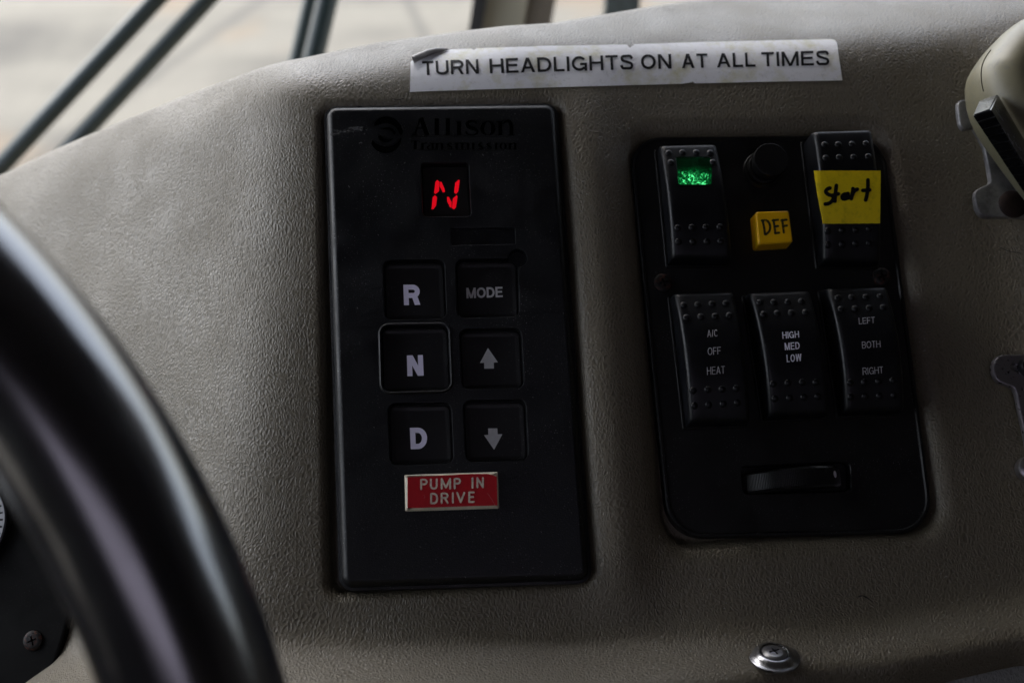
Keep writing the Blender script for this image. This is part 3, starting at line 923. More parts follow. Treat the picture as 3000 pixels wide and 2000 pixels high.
# ------------------------------------------------------------------ rocker switches
bump_me = None
def bump_mesh():
    V, F = [], []
    r, h, n = 0.00125, 0.00075, 16
    for k in range(5):
        a = math.pi / 2 * k / 5
        rr_, z = r * math.cos(a), h * math.sin(a)
        for i in range(n): V.append((rr_ * math.cos(2 * math.pi * i / n), rr_ * math.sin(2 * math.pi * i / n), z - 0.0001))
    V.append((0, 0, h - 0.0001))
    for k in range(4):
        for i in range(n):
            j = (i + 1) % n
            F.append((k * n + i, k * n + j, (k + 1) * n + j, (k + 1) * n + i))
    for i in range(n): F.append((4 * n + i, 4 * n + (i + 1) % n, 5 * n))
    return mesh('bump', V, F, M['rocker'], 60)
bump_me = bump_mesh()
class Rocker:
    def __init__(self, corners, ht, hb, sag, label, group='rocker switches on the black plate'):
        (tl, tr, br, bl) = corners
        hs_ = (ht, ht, hb, hb)
        c = [P(p[0], p[1], h) for p, h in zip((tl, tr, br, bl), hs_)]
        self.c, self.ht, self.hb, self.sag = c, ht, hb, sag
        self.yt, self.yb = (c[0][1] + c[1][1]) / 2, (c[2][1] + c[3][1]) / 2
        cen = sum(c) / 4
        self.o = thing('rocker_switch', [cen[0], cen[1], PT], label, 'rocker switch', group)
        # housing frame
        w = 0.0009
        q4 = [c[0] + [-w, w, 0], c[1] + [w, w, 0], c[2] + [w, -w, 0], c[3] + [-w, -w, 0]]
        part('housing', ringmesh(rrect(q4, 0.0008, 3), [(0, PT - 0.0005), (0, PT + 0.0006), (0.0002, PT + 0.0008), (0.0007, PT + 0.0008), (0.0008, PT - 0.0005)]), M['plate'], self.o)
        r = 0.0019
        ss = [0, .08, .22, .45, .72, 1.0]
        V, F = [], []
        W_ = np.linalg.norm(c[1] - c[0]); H_ = self.yt - self.yb
        u = [k * r / W_ for k in ss]; u = u + list(np.linspace(u[-1], 1 - u[-1], 8))[1:-1] + [1 - k for k in u[::-1]]
        rv = 0.0016
        t = [k * rv / H_ for k in ss]; t = t + list(np.linspace(t[-1], 1 - t[-1], 26))[1:-1] + [1 - k for k in t[::-1]]
        def drop(d, r_): return r_ - math.sqrt(max(0, r_ * r_ - (r_ - min(d, r_)) ** 2))
        qm = quadmap([a[:2] for a in c])
        nu, nv = len(u), len(t)
        for b in t:
            for a in u:
                x, y = qm(a, b)
                dz = drop(min(a, 1 - a) * W_, r) + drop(min(b, 1 - b) * H_, rv)
                V.append((x, y, self.z(x, y) - min(dz, r + 0.0012)))
        for i in range(nv - 1):
            for j in range(nu - 1):
                F.append((i * nu + j, i * nu + j + 1, (i + 1) * nu + j + 1, (i + 1) * nu + j))
        per = [j for j in range(nu)] + [i * nu + nu - 1 for i in range(1, nv)] + [(nv - 1) * nu + j for j in range(nu - 2, -1, -1)] + [i * nu for i in range(nv - 2, 0, -1)]
        b0 = len(V)
        for k in per: V.append((V[k][0], V[k][1], PT - 0.001))
        for k in range(len(per)):
            k2 = (k + 1) % len(per)
            F.append((per[k2], per[k], b0 + k, b0 + k2))
        self.r = part('rocker', (V, F), M['rocker'], self.o, 40)
    def z(self, x, y):
        t = (y - self.yb) / (self.yt - self.yb)
        t_ = np.clip(t, -0.2, 1.2)
        return self.hb + (self.ht - self.hb) * t_ + self.sag * (1 - (2 * t_ - 1) ** 2)
    def bumps(self, pts):
        for a, b in pts:
            p = hit(a, b, self.z)
            o = bpy.data.objects.new('bump', bump_me); col.objects.link(o); o.parent = self.o
            e = 1e-4
            sl_ = (self.z(p[0], p[1] + e) - self.z(p[0], p[1] - e)) / (2 * e)
            bb = base_of(self.o)
            o.location = Vector(p - bb); o.rotation_euler = (math.atan(sl_), 0, 0)
A_ = Rocker([(1934, 424), (2100, 420), (2147, 758), (1970, 757)], 0.005, 0.0060, 0.0030, 'rocker switch with a lit green window in its upper half')
A_.bumps(C8([(320, 228), (440, 225), (558, 225), (678, 228), (340, 310), (702, 310), (400, 875), (520, 872), (642, 870), (762, 868), (405, 995), (530, 994), (650, 993), (770, 991)]))
C_ = Rocker([(2384, 383), (2556, 378), (2583, 768), (2412, 768)], 0.0105, 0.0045, 0.0030, 'rocker switch standing proud with yellow tape across its middle')
C_.bumps(C8([(1665, 160), (1782, 158), (1900, 155), (2020, 150), (1675, 275), (1790, 270), (1915, 268), (2040, 262), (1693, 902), (1815, 897), (1933, 892), (2048, 885), (1693, 1022), (1815, 1018), (1932, 1012), (2048, 1008)]))
D_ = Rocker([(1976, 858), (2150, 852), (2200, 1234), (2021, 1240)], 0.006, 0.006, 0.0040, 'rocker switch printed A/C, OFF and HEAT')
D_.bumps(CE([(285, 312), (400, 310), (515, 303), (628, 297), (307, 415), (425, 408), (540, 403), (655, 397), (362, 1005), (480, 998), (597, 993), (712, 988), (372, 1130), (487, 1122), (605, 1115), (720, 1107)]))
E1 = Rocker([(2197, 856), (2374, 850), (2431, 1210), (2254, 1220)], 0.006, 0.006, 0.0040, 'rocker switch printed HIGH, MED and LOW')
E1.bumps(CE([(900, 292), (1015, 290), (1128, 287), (1240, 282), (932, 387), (1043, 380), (1158, 376), (1272, 372), (1010, 952), (1130, 945), (1247, 938), (1357, 938), (1025, 1073), (1143, 1068), (1260, 1060), (1372, 1055)]))
F1 = Rocker([(2423, 842), (2600, 838), (2652, 1200), (2478, 1206)], 0.006, 0.006, 0.0040, 'rocker switch printed LEFT, BOTH and RIGHT')
F1.bumps(CE([(1535, 255), (1647, 250), (1762, 246), (1878, 242), (1562, 347), (1675, 342), (1788, 338), (1903, 333), (1637, 942), (1750, 937), (1865, 932), (1982, 925), (1640, 1060), (1755, 1055), (1872, 1050), (1990, 1045)]))
def rtext(rk, items, mat, wt=0.1):
    for s_, q_ in items:
        part('lettering', print_text(s_, CE(q_), rk.z, 0.0001, wt), mat, rk.o, None)
rtext(D_, [('A/C', [(474, 518), (560, 512), (563, 568), (476, 574)]), ('OFF', [(478, 660), (584, 653), (586, 712), (480, 720)]), ('HEAT', [(472, 817), (617, 808), (619, 868), (474, 880)])], M['white_print'], 0.095)
rtext(E1, [('HIGH', [(1082, 532), (1217, 524), (1221, 577), (1086, 587)]), ('MED', [(1101, 621), (1222, 613), (1226, 670), (1105, 680)]), ('LOW', [(1116, 716), (1237, 709), (1240, 768), (1120, 778)])], M['bright_print'], 0.15)
rtext(F1, [('LEFT', [(1702, 419), (1832, 411), (1834, 460), (1705, 469)]), ('BOTH', [(1728, 611), (1877, 602), (1880, 655), (1731, 667)]), ('RIGHT', [(1733, 822), (1899, 812), (1902, 866), (1736, 880)])], M['white_print'], 0.095)
# green lens
lens = Mat('green_lit_lens', (0.0, 0.02, 0.006), 0.2)
lc = hit(*C8([(540, 385)])[0], A_.z)
bb = base_of(A_.o)
sub = lens.node('ShaderNodeVectorMath', operation='SUBTRACT'); lens.link(lens.co(), sub.inputs[0]); sub.inputs[1].default_value = tuple(lc - bb)
sep = lens.node('ShaderNodeSeparateXYZ'); lens.link(sub.outputs[0], sep.inputs[0])
x_, y_ = sep.outputs['X'], sep.outputs['Y']
rad_ = lens.mth('SQRT', lens.mth('ADD', lens.mth('MULTIPLY', x_, x_), lens.mth('MULTIPLY', y_, y_)))
th_ = lens.mth('ARCTAN2', y_, x_)
rays = lens.mth('POWER', lens.mth('ABSOLUTE', lens.mth('SINE', lens.mth('MULTIPLY', th_, 15.0))), 5.0)
comb = lens.node('ShaderNodeCombineXYZ'); lens.link(lens.mth('MULTIPLY', th_, 4.2), comb.inputs[0]); lens.link(lens.mth('MULTIPLY', rad_, 1500.0), comb.inputs[1])
vf_ = lens.node('ShaderNodeTexVoronoi', feature='F1', Scale=1.3); lens.link(comb.outputs[0], vf_.inputs['Vector'])
sepc = lens.node('ShaderNodeSeparateColor'); lens.link(vf_.outputs['Color'], sepc.inputs[0])
fac_ = lens.mth('POWER', sepc.outputs[0], 5.0)
ed_ = lens.node('ShaderNodeTexVoronoi', feature='DISTANCE_TO_EDGE', Scale=1.3); lens.link(comb.outputs[0], ed_.inputs['Vector'])
edge_ = lens.ramp(ed_.outputs['Distance'], [(0.0, 1.0), (0.07, 0.0)])
low = lens.mth('MULTIPLY_ADD', y_, -170.0, 0.30, True)     # the bulb sits behind the lower part
low = lens.mth('MULTIPLY', low, lens.mth('MULTIPLY_ADD', x_, -60.0, 0.9, True))
fall = lens.mth('POWER', 2.718, lens.mth('MULTIPLY', rad_, -380.0))
core = lens.ramp(lens.mth('MULTIPLY', rad_, 1000.0), [(0.35, 0.25), (0.8, 1.0)])
a1_ = lens.mth('MULTIPLY', lens.mth('ADD', fac_, lens.mth('MULTIPLY', edge_, 0.25)), lens.mth('MULTIPLY', low, 1.5))
a2_ = lens.mth('MULTIPLY', lens.mth('MULTIPLY', rays, fall), lens.mth('ADD', 0.15, lens.mth('MULTIPLY', low, 1.1)))
em = lens.mth('MULTIPLY', lens.mth('ADD', lens.mth('ADD', a1_, a2_), lens.mth('ADD', 0.012, lens.mth('MULTIPLY', low, 0.12))), core)
ec = lens.ramp(em, [(0.0, (0.0, 0.02, 0.004)), (0.35, (0.0, 0.26, 0.05)), (1.0, (0.10, 1.0, 0.30))])
lens.link(ec, lens.b.inputs['Emission Color']); lens.link(lens.mth('MULTIPLY', em, 0.26), lens.b.inputs['Emission Strength'])
v = [hit(a, b, A_.z) for a, b in C8([(380, 262), (697, 262), (692, 505), (400, 505)])]
ol = rrect(v, [0.0002, 0.0018, 0.0009, 0.0009], 4)
ol2 = [(x, y, A_.z(x, y) + 0.0002) for x, y in inset(ol, 0.0002)] + [(x, y, A_.z(x, y) - 0.0003) for x, y in ol]
n = len(ol)
# fan with inner ring so that the cap follows the curve
cen = np.mean([p[:2] for p in ol2[:n]], axis=0)
V = list(ol2)
F = [(i, (i + 1) % n, n + (i + 1) % n, n + i)[::-1] for i in range(n)]
prev = list(range(n))
for s_ in (0.75, 0.5, 0.25):
    cur = []
    for i in range(n):
        x, y = cen + (np.array(ol2[i][:2]) - cen) * s_
        cur.append(len(V)); V.append((x, y, A_.z(x, y) + 0.0002))
    for i in range(n): F.append((prev[i], prev[(i + 1) % n], cur[(i + 1) % n], cur[i]))
    prev = cur
F.append(tuple(prev))
part('green_lens', (V, F), lens.m, A_.o, 40)

# ------------------------------------------------------------------ yellow tape on the start rocker
tp = thing('tape_label', hit(2480, 575, C_.z), 'yellow tape with start handwritten in black marker on the tall rocker', 'tape label')
yel = Mat('yellow_tape', (0.88, 0.66, 0.004), 0.5)
t1 = yel.ramp(yel.noise(260, 5, 0.7), [(0.28, 0.72), (0.5, 1.0), (0.8, 1.06)])
yel.color(yel.mix(1.0, (0.88, 0.66, 0.004), t1, 'MULTIPLY'))
xe = hit(2395, 575, C_.z)[0] + 0.0009
def tape_z(x, y):
    return C_.z(x, y) + 0.00022 - 0.55 * sp(np.array(xe - x), 0.0004) * 0.6
rows = []
nr, ncl = 18, 22
lefts = [(1570, 383), (1577, 440), (1590, 520), (1602, 600), (1618, 680), (1632, 745), (1640, 790), (1650, 838)]
ly = [b for _, b in lefts]; lx = [a for a, _ in lefts]
V, F = [], []
for i in range(nr + 1):
    yy = 383 + (836 - 383) * i / nr
    a = np.interp(yy, ly, lx); b = 2147 - 7 * i / nr
    for j in range(ncl + 1):
        s_ = j / ncl
        jx = 0.8 * random.uniform(-1, 1) if j in (0, ncl) else 0
        px, py = C8([(a + (b - a) * s_ + jx, yy + (1 - s_) * 4 * (i / nr) + (0.9 * math.sin(j * 1.9) if i in (0, nr) else 0))])[0]
        V.append(hit(px, py, tape_z, 25))
for i in range(nr):
    for j in range(ncl):
        k = i * (ncl + 1) + j
        F.append((k, k + ncl + 1, k + ncl + 2, k + 1))
tape = part('tape', (V, F), yel.m, tp, None)
md = tape.modifiers.new('thickness', 'SOLIDIFY'); md.thickness = 0.00012; md.offset = 1
sk = [curve(C8([(1708, 535), (1684, 545), (1672, 568), (1695, 590), (1728, 602), (1736, 622), (1722, 650), (1695, 668), (1668, 672)]), 5),
      curve(C8([(1763, 512), (1757, 560), (1752, 610), (1749, 648)]), 4), C8([(1728, 597), (1780, 585)]),
      curve(C8([(1855, 585), (1828, 590), (1812, 610), (1822, 628), (1850, 624), (1860, 600)]), 4), C8([(1835, 606), (1840, 612)]), C8([(1862, 582), (1864, 622)]),
      curve(C8([(1906, 540), (1900, 580), (1890, 626)]), 4), curve(C8([(1900, 592), (1915, 562), (1942, 545)]), 4),
      curve(C8([(2034, 466), (2034, 520), (2026, 590), (2014, 638)]), 4), C8([(1990, 556), (2048, 552)])]
part('lettering', print_strokes(sk, tape_z, 0.00022, 11.2), M['ink'], tp, None)

# ------------------------------------------------------------------ DEF button
db = thing('square_button', P(2270, 680, PT), 'yellow square push button marked DEF in worn black marker', 'push button')
DH = 0.0050
q = [P(a, b, DH) for a, b in C8([(1077, 740), (1352, 729), (1387, 992), (1100, 1012)])]
yb = Mat('yellow_plastic', (0.90, 0.50, 0.004), 0.34)
yb.b.inputs['Subsurface Weight'].default_value = 0.0
g1 = yb.ramp(yb.noise(500, 5, 0.75), [(0.26, 0.5), (0.36, 1.0)])
yb.color(yb.mix(1.0, (0.90, 0.50, 0.004), g1, 'MULTIPLY'))
part('button', loft(rrect(q, 0.0005, 4), [(-0.0004, PT - 0.0005), (-0.0002, DH - 0.0005), (0.0001, DH - 0.00015), (0.0004, DH)]), yb.m, db)
ink2 = Mat('worn_marker', (0.02, 0.018, 0.01), 0.5); al = ink2.ramp(ink2.noise(2600, 2), [(0.30, 0.35), (0.46, 1.0)]); ink2.link(al, ink2.b.inputs['Alpha'])
g = [C8([(1130, 815), (1142, 870), (1150, 930)]), curve(C8([(1122, 812), (1165, 812), (1192, 850), (1188, 900), (1158, 932)]), 5),
     C8([(1222, 808), (1232, 870), (1238, 922)]), C8([(1215, 812), (1262, 806)]), C8([(1232, 865), (1262, 860)]), C8([(1238, 922), (1272, 917)]),
     C8([(1298, 808), (1305, 865), (1312, 915)]), C8([(1290, 812), (1335, 806)]), C8([(1305, 862), (1338, 856)])]
part('lettering', print_strokes(g, flat(DH), 0.00005, 6.6), ink2.m, db, None)

# ------------------------------------------------------------------ round knob
kb = thing('push_pull_knob', P(2240, 495, PT), 'round black knob on a collar between the green and the taped rocker', 'knob')
def turned(c, prof, n=48, tilt=(0, 0)):
    V, F = [], []
    for r_, z in prof:
        for i in range(n):
            a = 2 * math.pi * i / n
            V.append((c[0] + r_ * math.cos(a) + tilt[0] * z, c[1] + r_ * math.sin(a) + tilt[1] * z, z))
    m_ = len(prof)
    for k in range(m_ - 1):
        for i in range(n):
            j = (i + 1) % n
            F.append((k * n + i, k * n + j, (k + 1) * n + j, (k + 1) * n + i))
    F.append(tuple(range((m_ - 1) * n, m_ * n)))
    F.append(tuple(range(n - 1, -1, -1)))
    return V, F
kc = P(2232, 500, PT)
part('collar', turned(kc, [(0.0068, PT - 0.0003), (0.0068, PT + 0.0006), (0.0064, PT + 0.0010), (0.0058, PT + 0.0010), (0.0054, PT + 0.0022), (0.0048, PT + 0.0024)]), M['plate'], kb)
ct = P(2260, 467, 0.0085)
part('stem', turned((kc + ct) / 2, [(0.0044, PT + 0.0005), (0.0044, 0.0050)]), M['knob'], kb)
part('cap', turned(ct, [(0.0050, 0.0040), (0.0058, 0.0045), (0.0061, 0.0055), (0.0061, 0.0080), (0.0060, 0.0084), (0.0057, 0.0086)]), M['knob'], kb)

# ------------------------------------------------------------------ paper label
st = thing('paper_label', hit(1830, 190, dash), 'long white sticker reading TURN HEADLIGHTS ON AT ALL TIMES with a curled corner', 'sticker')
top = [(1203, 182), (1216, 172), (1262, 160), (1322, 145), (1332, 145), (1380, 143), (1388, 147), (1396, 142), (1600, 135), (1836, 131), (1846, 141), (1858, 130), (1950, 127), (2000, 125), (2200, 120), (2436, 115), (2446, 118), (2452, 126)]
bot = [(1201, 270), (1400, 263), (1700, 254), (2000, 246), (2018, 243), (2030, 240), (2036, 245), (2200, 241), (2468, 236)]
Tx = lambda s: np.interp(s, np.linspace(0, 1, len(top)), [a for a, _ in top])
def on_line(L, s, x0, x1):
    x = x0 + (x1 - x0) * s
    return x, np.interp(x, [a for a, _ in L], [b for _, b in L])
V, F = [], []
xs_ = sorted(set([round(x, 4) for x in list(np.linspace(0, 1, 90)) + [(a - 1203) / (2452 - 1203) for a, _ in top] + [(a - 1201) / (2468 - 1201) for a, _ in bot]]))
xs_ = [x for x in xs_ if 0 <= x <= 1]
nr = 10
paper_z = lambda x, y: dash2(x, y) + 0.00018
for s_ in xs_:
    tx_, ty = on_line(top, s_, 1203, 2452); bx, by = on_line(bot, s_, 1201, 2468)
    for k in range(nr + 1):
        t_ = k / nr
        V.append(hit(bx + (tx_ - bx) * t_, by + (ty - by) * t_, paper_z, 30))
for i in range(len(xs_) - 1):
    for k in range(nr):
        a = i * (nr + 1) + k
        F.append((a, a + nr + 1, a + nr + 2, a + 1))
pap = Mat('stained_white_paper', (0.84, 0.84, 0.86), 0.5)
y1 = pap.ramp(pap.noise(75, 5, 0.7), [(0.50, 0.0), (0.72, 1.0)])
c1 = pap.mix(pap.mth('MULTIPLY', y1, 0.75), (0.84, 0.84, 0.86), (0.55, 0.52, 0.26))
d1 = pap.ramp(pap.noise(420, 5, 0.8), [(0.30, 1.0), (0.44, 0.0)])
c2 = pap.mix(pap.mth('MULTIPLY', d1, 0.35), c1, (0.25, 0.24, 0.22))
d2 = pap.ramp(pap.noise(45, 3, 0.6, dist=0.4), [(0.26, 1.0), (0.40, 0.0)])
pap.color(pap.mix(pap.mth('MULTIPLY', d2, 0.45), c2, (0.33, 0.32, 0.31)))
pap.bump(pap.noise(500, 3), 0.00004, 0.6)
sheet = part('paper', (V, F), pap.m, st, 60)
words = [('TURN', 1236, 1401, 0.0), ('HEADLIGHTS', 1433, 1853, 0), ('ON', 1876, 1965, 0), ('AT', 1995, 2071, 0), ('ALL', 2098, 2211, 0), ('TIMES', 2229, 2427, 0)]
def capt(x): return np.interp(x, [1236, 1434, 1876, 2099, 2427], [181, 174, 161.5, 158, 150])
def basl(x): return np.interp(x, [1236, 1434, 1876, 2099, 2427], [222.5, 217, 205, 199.5, 193])
for w_, a, b, _ in words:
    part('lettering', print_text(w_, [(a, capt(a)), (b, capt(b)), (b + 2.2, basl(b)), (a + 2.2, basl(a))], lambda x, y: dash2(x, y), 0.00032, 0.18), M['ink'], st, None)
# curled corner
cl = [(1211, 183), (1230, 175), (1255, 163), (1280, 154), (1312, 147)]
V, F = [], []
rads = [0.0013, 0.0014, 0.0013, 0.0010, 0.0003]
n_c = 10
for (a, b), r_ in zip(cl, rads):
    p = hit(a, b, lambda x, y: dash2(x, y))
    tdir = np.array([0.93, 0.36, 0.0]); ndir = np.array([-0.36, 0.93, 0.0])
    for k in range(n_c + 1):
        an = math.radians(-130 + 250 * k / n_c)
        V.append(p + ndir * (math.cos(an) * r_ * 1.1) + np.array([0, 0, 1]) * (r_ + 0.0004 + math.sin(an) * r_))
for i in range(len(cl) - 1):
    for k in range(n_c):
        a = i * (n_c + 1) + k
        F.append((a, a + 1, a + n_c + 2, a + n_c + 1))
part('curled_corner', (V, F), plain('dirty_sticker_back', (0.40, 0.38, 0.36), 0.35, var=0.3, vs_=300), st, 80)

# ------------------------------------------------------------------ washer and screw on the lower ledge
sc_ = hit(2267, 1922, dash)
e = 1e-3
nx = -(float(dash(sc_[0] + e, sc_[1])) - float(dash(sc_[0] - e, sc_[1]))) / (2 * e)
ny = -(float(dash(sc_[0], sc_[1] + e)) - float(dash(sc_[0], sc_[1] - e))) / (2 * e)
nrm_ = Vector((0.0, max(ny, 1.45), 1)).normalized()
so = bpy.data.objects.new('trim_screw', None); so.empty_display_size = 0.01
so.matrix_world = W @ Matrix.Translation(Vector(sc_)) @ nrm_.to_track_quat('Z', 'Y').to_matrix().to_4x4()
so['_b'] = [0.0, 0.0, 0.0]; col.objects.link(so)
tag(so, 'cross-head screw in a chrome cup washer on the lower ledge', 'screw')
R1 = 0.0080
part('cup_washer', turned((0, 0), [(R1, -0.0004), (R1, 0.0003), (R1 * .93, 0.0005), (R1 * .86, 0.0006), (R1 * .76, 0.0011), (R1 * .65, 0.0016), (R1 * .57, 0.0017), (R1 * .52, 0.0014), (R1 * .50, 0.0006)], 64), M['chrome'], so, 40)
part('screw', screw_head((0, 0), R1 * 0.49, 0.0012, None, so), plain('dull_screw_metal', (0.30, 0.30, 0.31), 0.35, 1.0, var=0.2, vs_=400), so, 30)

# ------------------------------------------------------------------ radio handset on its bracket (right)
HZ = 0.040
CH = lambda pts: Q(pts, 2650, 150, 2.957)
hs_o = thing('radio_handset', P(2960, 330, 0.02), 'cream plastic radio handset with a black ribbed talk bar at the right edge', 'handset')
sil = CH([(560, 600), (535, 500), (522, 400), (522, 340), (530, 280), (545, 235), (580, 170), (640, 80), (700, 5), (760, -55), (850, -130), (1000, -215), (1300, -330), (2300, -330), (2500, 300), (2500, 2300), (1800, 2300), (1500, 1950), (1100, 1380), (1035, 1290), (900, 1120), (800, 980), (680, 820), (600, 690)])
hv = np.array([P(a, b, 0.012)[:2] for a, b in sil])
# face outline a little smaller
cream = Mat('cream_plastic', (0.165, 0.152, 0.098), 0.42)
t1 = cream.ramp(cream.noise(55, 5, 0.7), [(0.3, 0.8), (0.7, 1.08)])
cc = cream.mix(1.0, (0.165, 0.152, 0.098), t1, 'MULTIPLY')
t2 = cream.ramp(cream.noise(160, 6, 0.75), [(0.34, 1.0), (0.46, 0.0)])
cream.color(cream.mix(cream.mth('MULTIPLY', t2, 0.6), cc, (0.10, 0.10, 0.09)))
cream.bump(cream.noise(900, 3), 0.00003, 0.5)
dense = []
for i in range(len(hv)):
    a, b = hv[i], hv[(i + 1) % len(hv)]
    for k in range(3): dense.append(a + (b - a) * k / 3)
dense = np.array(dense)
for _ in range(3): dense = (np.roll(dense, 1, 0) + 2 * dense + np.roll(dense, -1, 0)) / 4
if np.sum(dense[:, 0] * np.roll(dense[:, 1], -1) - np.roll(dense[:, 0], -1) * dense[:, 1]) < 0: dense = dense[::-1]
part('handset_body', loft(dense, [(0.0015, 0.010), (0.0, 0.012), (0.0, 0.020), (0.0012, 0.026), (0.003, 0.030), (0.006, 0.033), (0.010, 0.035)]), cream.m, hs_o, 60)
gr = curve(CH([(748, -10), (700, 60), (672, 130), (664, 200), (668, 270), (684, 350)]), 5)
hz = lambda x, y: 0.0268
v, f, _ = ribbon(gr, 3.2, False)
part('seam', ([P(a, b, 0.0330) for a, b in v], f), plain('dark_seam', (0.11, 0.10, 0.065), 0.6), hs_o, None)
# talk bar
tb0 = [(588, 556), (745, 500), (1150, 1160), (1040, 1215)]
def bar(top4, h0, h1, taper_=0.0):
    t = [P(a, b, h1) for a, b in CH(top4)]
    V = [tuple(p) for p in t] + [(p[0], p[1], h0) for p in t]
    return V, [(0, 3, 2, 1), (0, 1, 5, 4), (1, 2, 6, 5), (2, 3, 7, 6), (3, 0, 4, 7)]
bz = 0.046
q = [P(a, b, bz) for a, b in CH([(588, 556), (745, 500), (1290, 1420), (1150, 1400)])]
q2 = [P(a, b, 0.030) for a, b in CH([(640, 432), (808, 374), (1400, 1380), (1240, 1400)])]
V = [tuple(p) for p in q] + [tuple(p) for p in q2]
F = [(0, 3, 2, 1), (0, 1, 5, 4), (1, 2, 6, 5), (2, 3, 7, 6), (3, 0, 4, 7), (4, 5, 6, 7)]
bm = bmesh.new(); vv = [bm.verts.new(v_) for v_ in V]
for f_ in F: bm.faces.new([vv[i] for i in f_])
bmesh.ops.recalc_face_normals(bm, faces=bm.faces)
bmesh.ops.bevel(bm, geom=list(bm.edges), offset=0.0004, segments=2, affect='EDGES')
bm.verts.index_update(); bv = ([tuple(v_.co) for v_ in bm.verts], [tuple(v_.index for v_ in f_.verts) for f_ in bm.faces]); bm.free()
tbp = part('talk_bar', bv, black_plastic('glossy_black_bar', (0.006, 0.007, 0.009), 0.22, 2000, 0.000005, 0.2), hs_o, 40)
for k in range(12):
    t_ = (k + 1) * 0.078
    a = q[0] * (1 - t_) + q[3] * t_; b = q[1] * (1 - t_) + q[2] * t_
    a = a * 0.98 + b * 0.02; b = a * 0.04 + b * 0.96
    dirv = (q[3] - q[0]) / np.linalg.norm(q[3] - q[0]) * 0.00028
    up = np.array([0, 0, 0.00045])
    V = [a - dirv, b - dirv, b + dirv, a + dirv, a - dirv * .2 + up, b - dirv * .2 + up]
    part('rib', (V, [(0, 1, 5, 4), (3, 4, 5, 2), (0, 4, 3), (1, 2, 5)]), M['rocker'], tbp, 20)

# brackets behind
def plate_px(pts, h, th, rad=0.0004):
    pv = np.array([P(a, b, h)[:2] for a, b in pts])
    if np.sum(pv[:, 0] * np.roll(pv[:, 1], -1) - np.roll(pv[:, 0], -1) * pv[:, 1]) < 0: pv = pv[::-1]
    return loft(pv, [(0.0001, h - th), (0, h - th + 0.0002), (0, h - rad), (rad * .3, h - rad * .25), (rad, h)])
pts = CH([(700, 415), (525, 413), (495, 418), (470, 436), (460, 462), (460, 490), (468, 560), (478, 620), (492, 652), (512, 672), (535, 678), (600, 665), (650, 740), (690, 825), (700, 860), (725, 1000), (743, 1110), (738, 1135), (718, 1152), (670, 1172), (635, 1192), (614, 1215), (607, 1245), (612, 1300), (625, 1360), (645, 1400), (675, 1425), (720, 1438), (1500, 1440), (1500, 415)])
hb = thing('handset_bracket', P(2900, 500, 0.006), 'dark steel hanger bracket behind the cream handset', 'bracket')
dark_steel = Mat('worn_dark_steel', (0.50, 0.50, 0.53), 0.34, 0.8)
dark_steel.b.inputs['Coat Weight'].default_value = 0.0
dd = dark_steel.ramp(dark_steel.noise(130, 5, 0.7), [(0.35, 0.5), (0.65, 1.1)])
dark_steel.color(dark_steel.mix(1.0, (0.50, 0.50, 0.53), dd, 'MULTIPLY'))
part('bracket_plate', plate_px(pts, 0.0075, 0.0022, 0.0010), dark_steel.m, hb, 40)
part('rivet', turned(P(*CH([(940, 1325)])[0], 0.0078), [(0.0050, 0.0074), (0.0050, 0.0080), (0.0040, 0.0086), (0.0020, 0.0090)], 28), plain('rusty_rivet', (0.025, 0.014, 0.012), 0.6, 0.4, var=0.4, vs_=500), hb)
cb = thing('steel_clip', P(2960, 1100, 0.004), 'pitted steel clip with a round hole at the right edge below the handset', 'clip')
pts = [(3120, 1036), (2990, 1036), (2940, 1037), (2926, 1042), (2914, 1054), (2909, 1070), (2911, 1092), (2918, 1108), (2928, 1119), (2945, 1126), (2962, 1131), (2972, 1138), (2978, 1152), (2988, 1205), (3000, 1255), (3010, 1310), (3120, 1310)]
pit = Mat('pitted_steel', (0.42, 0.40, 0.44), 0.28, 0.95)
pt_ = pit.ramp(pit.noise(620, 4, 0.6), [(0.36, 0.0), (0.42, 1.0)])
pit.color(pit.mix(pt_, (0.02, 0.017, 0.017), (0.42, 0.40, 0.44))); pit.rough(pit.mix(pt_, 0.8, 0.33))
pit.bump(pt_, 0.00008, 0.7)
cxy = P(2972, 1075, 0.0055)
body_ = plate_px(pts, 0.0055, 0.0024, 0.0009)
boolean(body_, [loft(circle(cxy, 0.0015, 20), [(0, 0.001), (0, 0.009)])], pit.m, 'clip_plate', cb, 40)
part('rivet', turned(P(2974, 1075, 0.004), [(0.0011, 0.0020), (0.0011, 0.0040), (0.0006, 0.0046)], 16), M['steel'], cb)
cc_ = P(3012, 1075, 0.0060)
part('boss', turned(cc_, [(0.0034, 0.0050), (0.0034, 0.0075), (0.0030, 0.0082), (0.0024, 0.0082), (0.0020, 0.0070)], 32), M['rocker'], cb)
kn = thing('round_fastener', P(3018, 1372, 0.003), 'dark round cross-slotted fastener cut by the right edge', 'fastener')
fz = float(hit(3018, 1372, dash)[2]) + 0.0025
part('screw', screw_head(P(3018, 1372, fz), 0.0042, fz, None, kn), M['steel'], kn, 30)

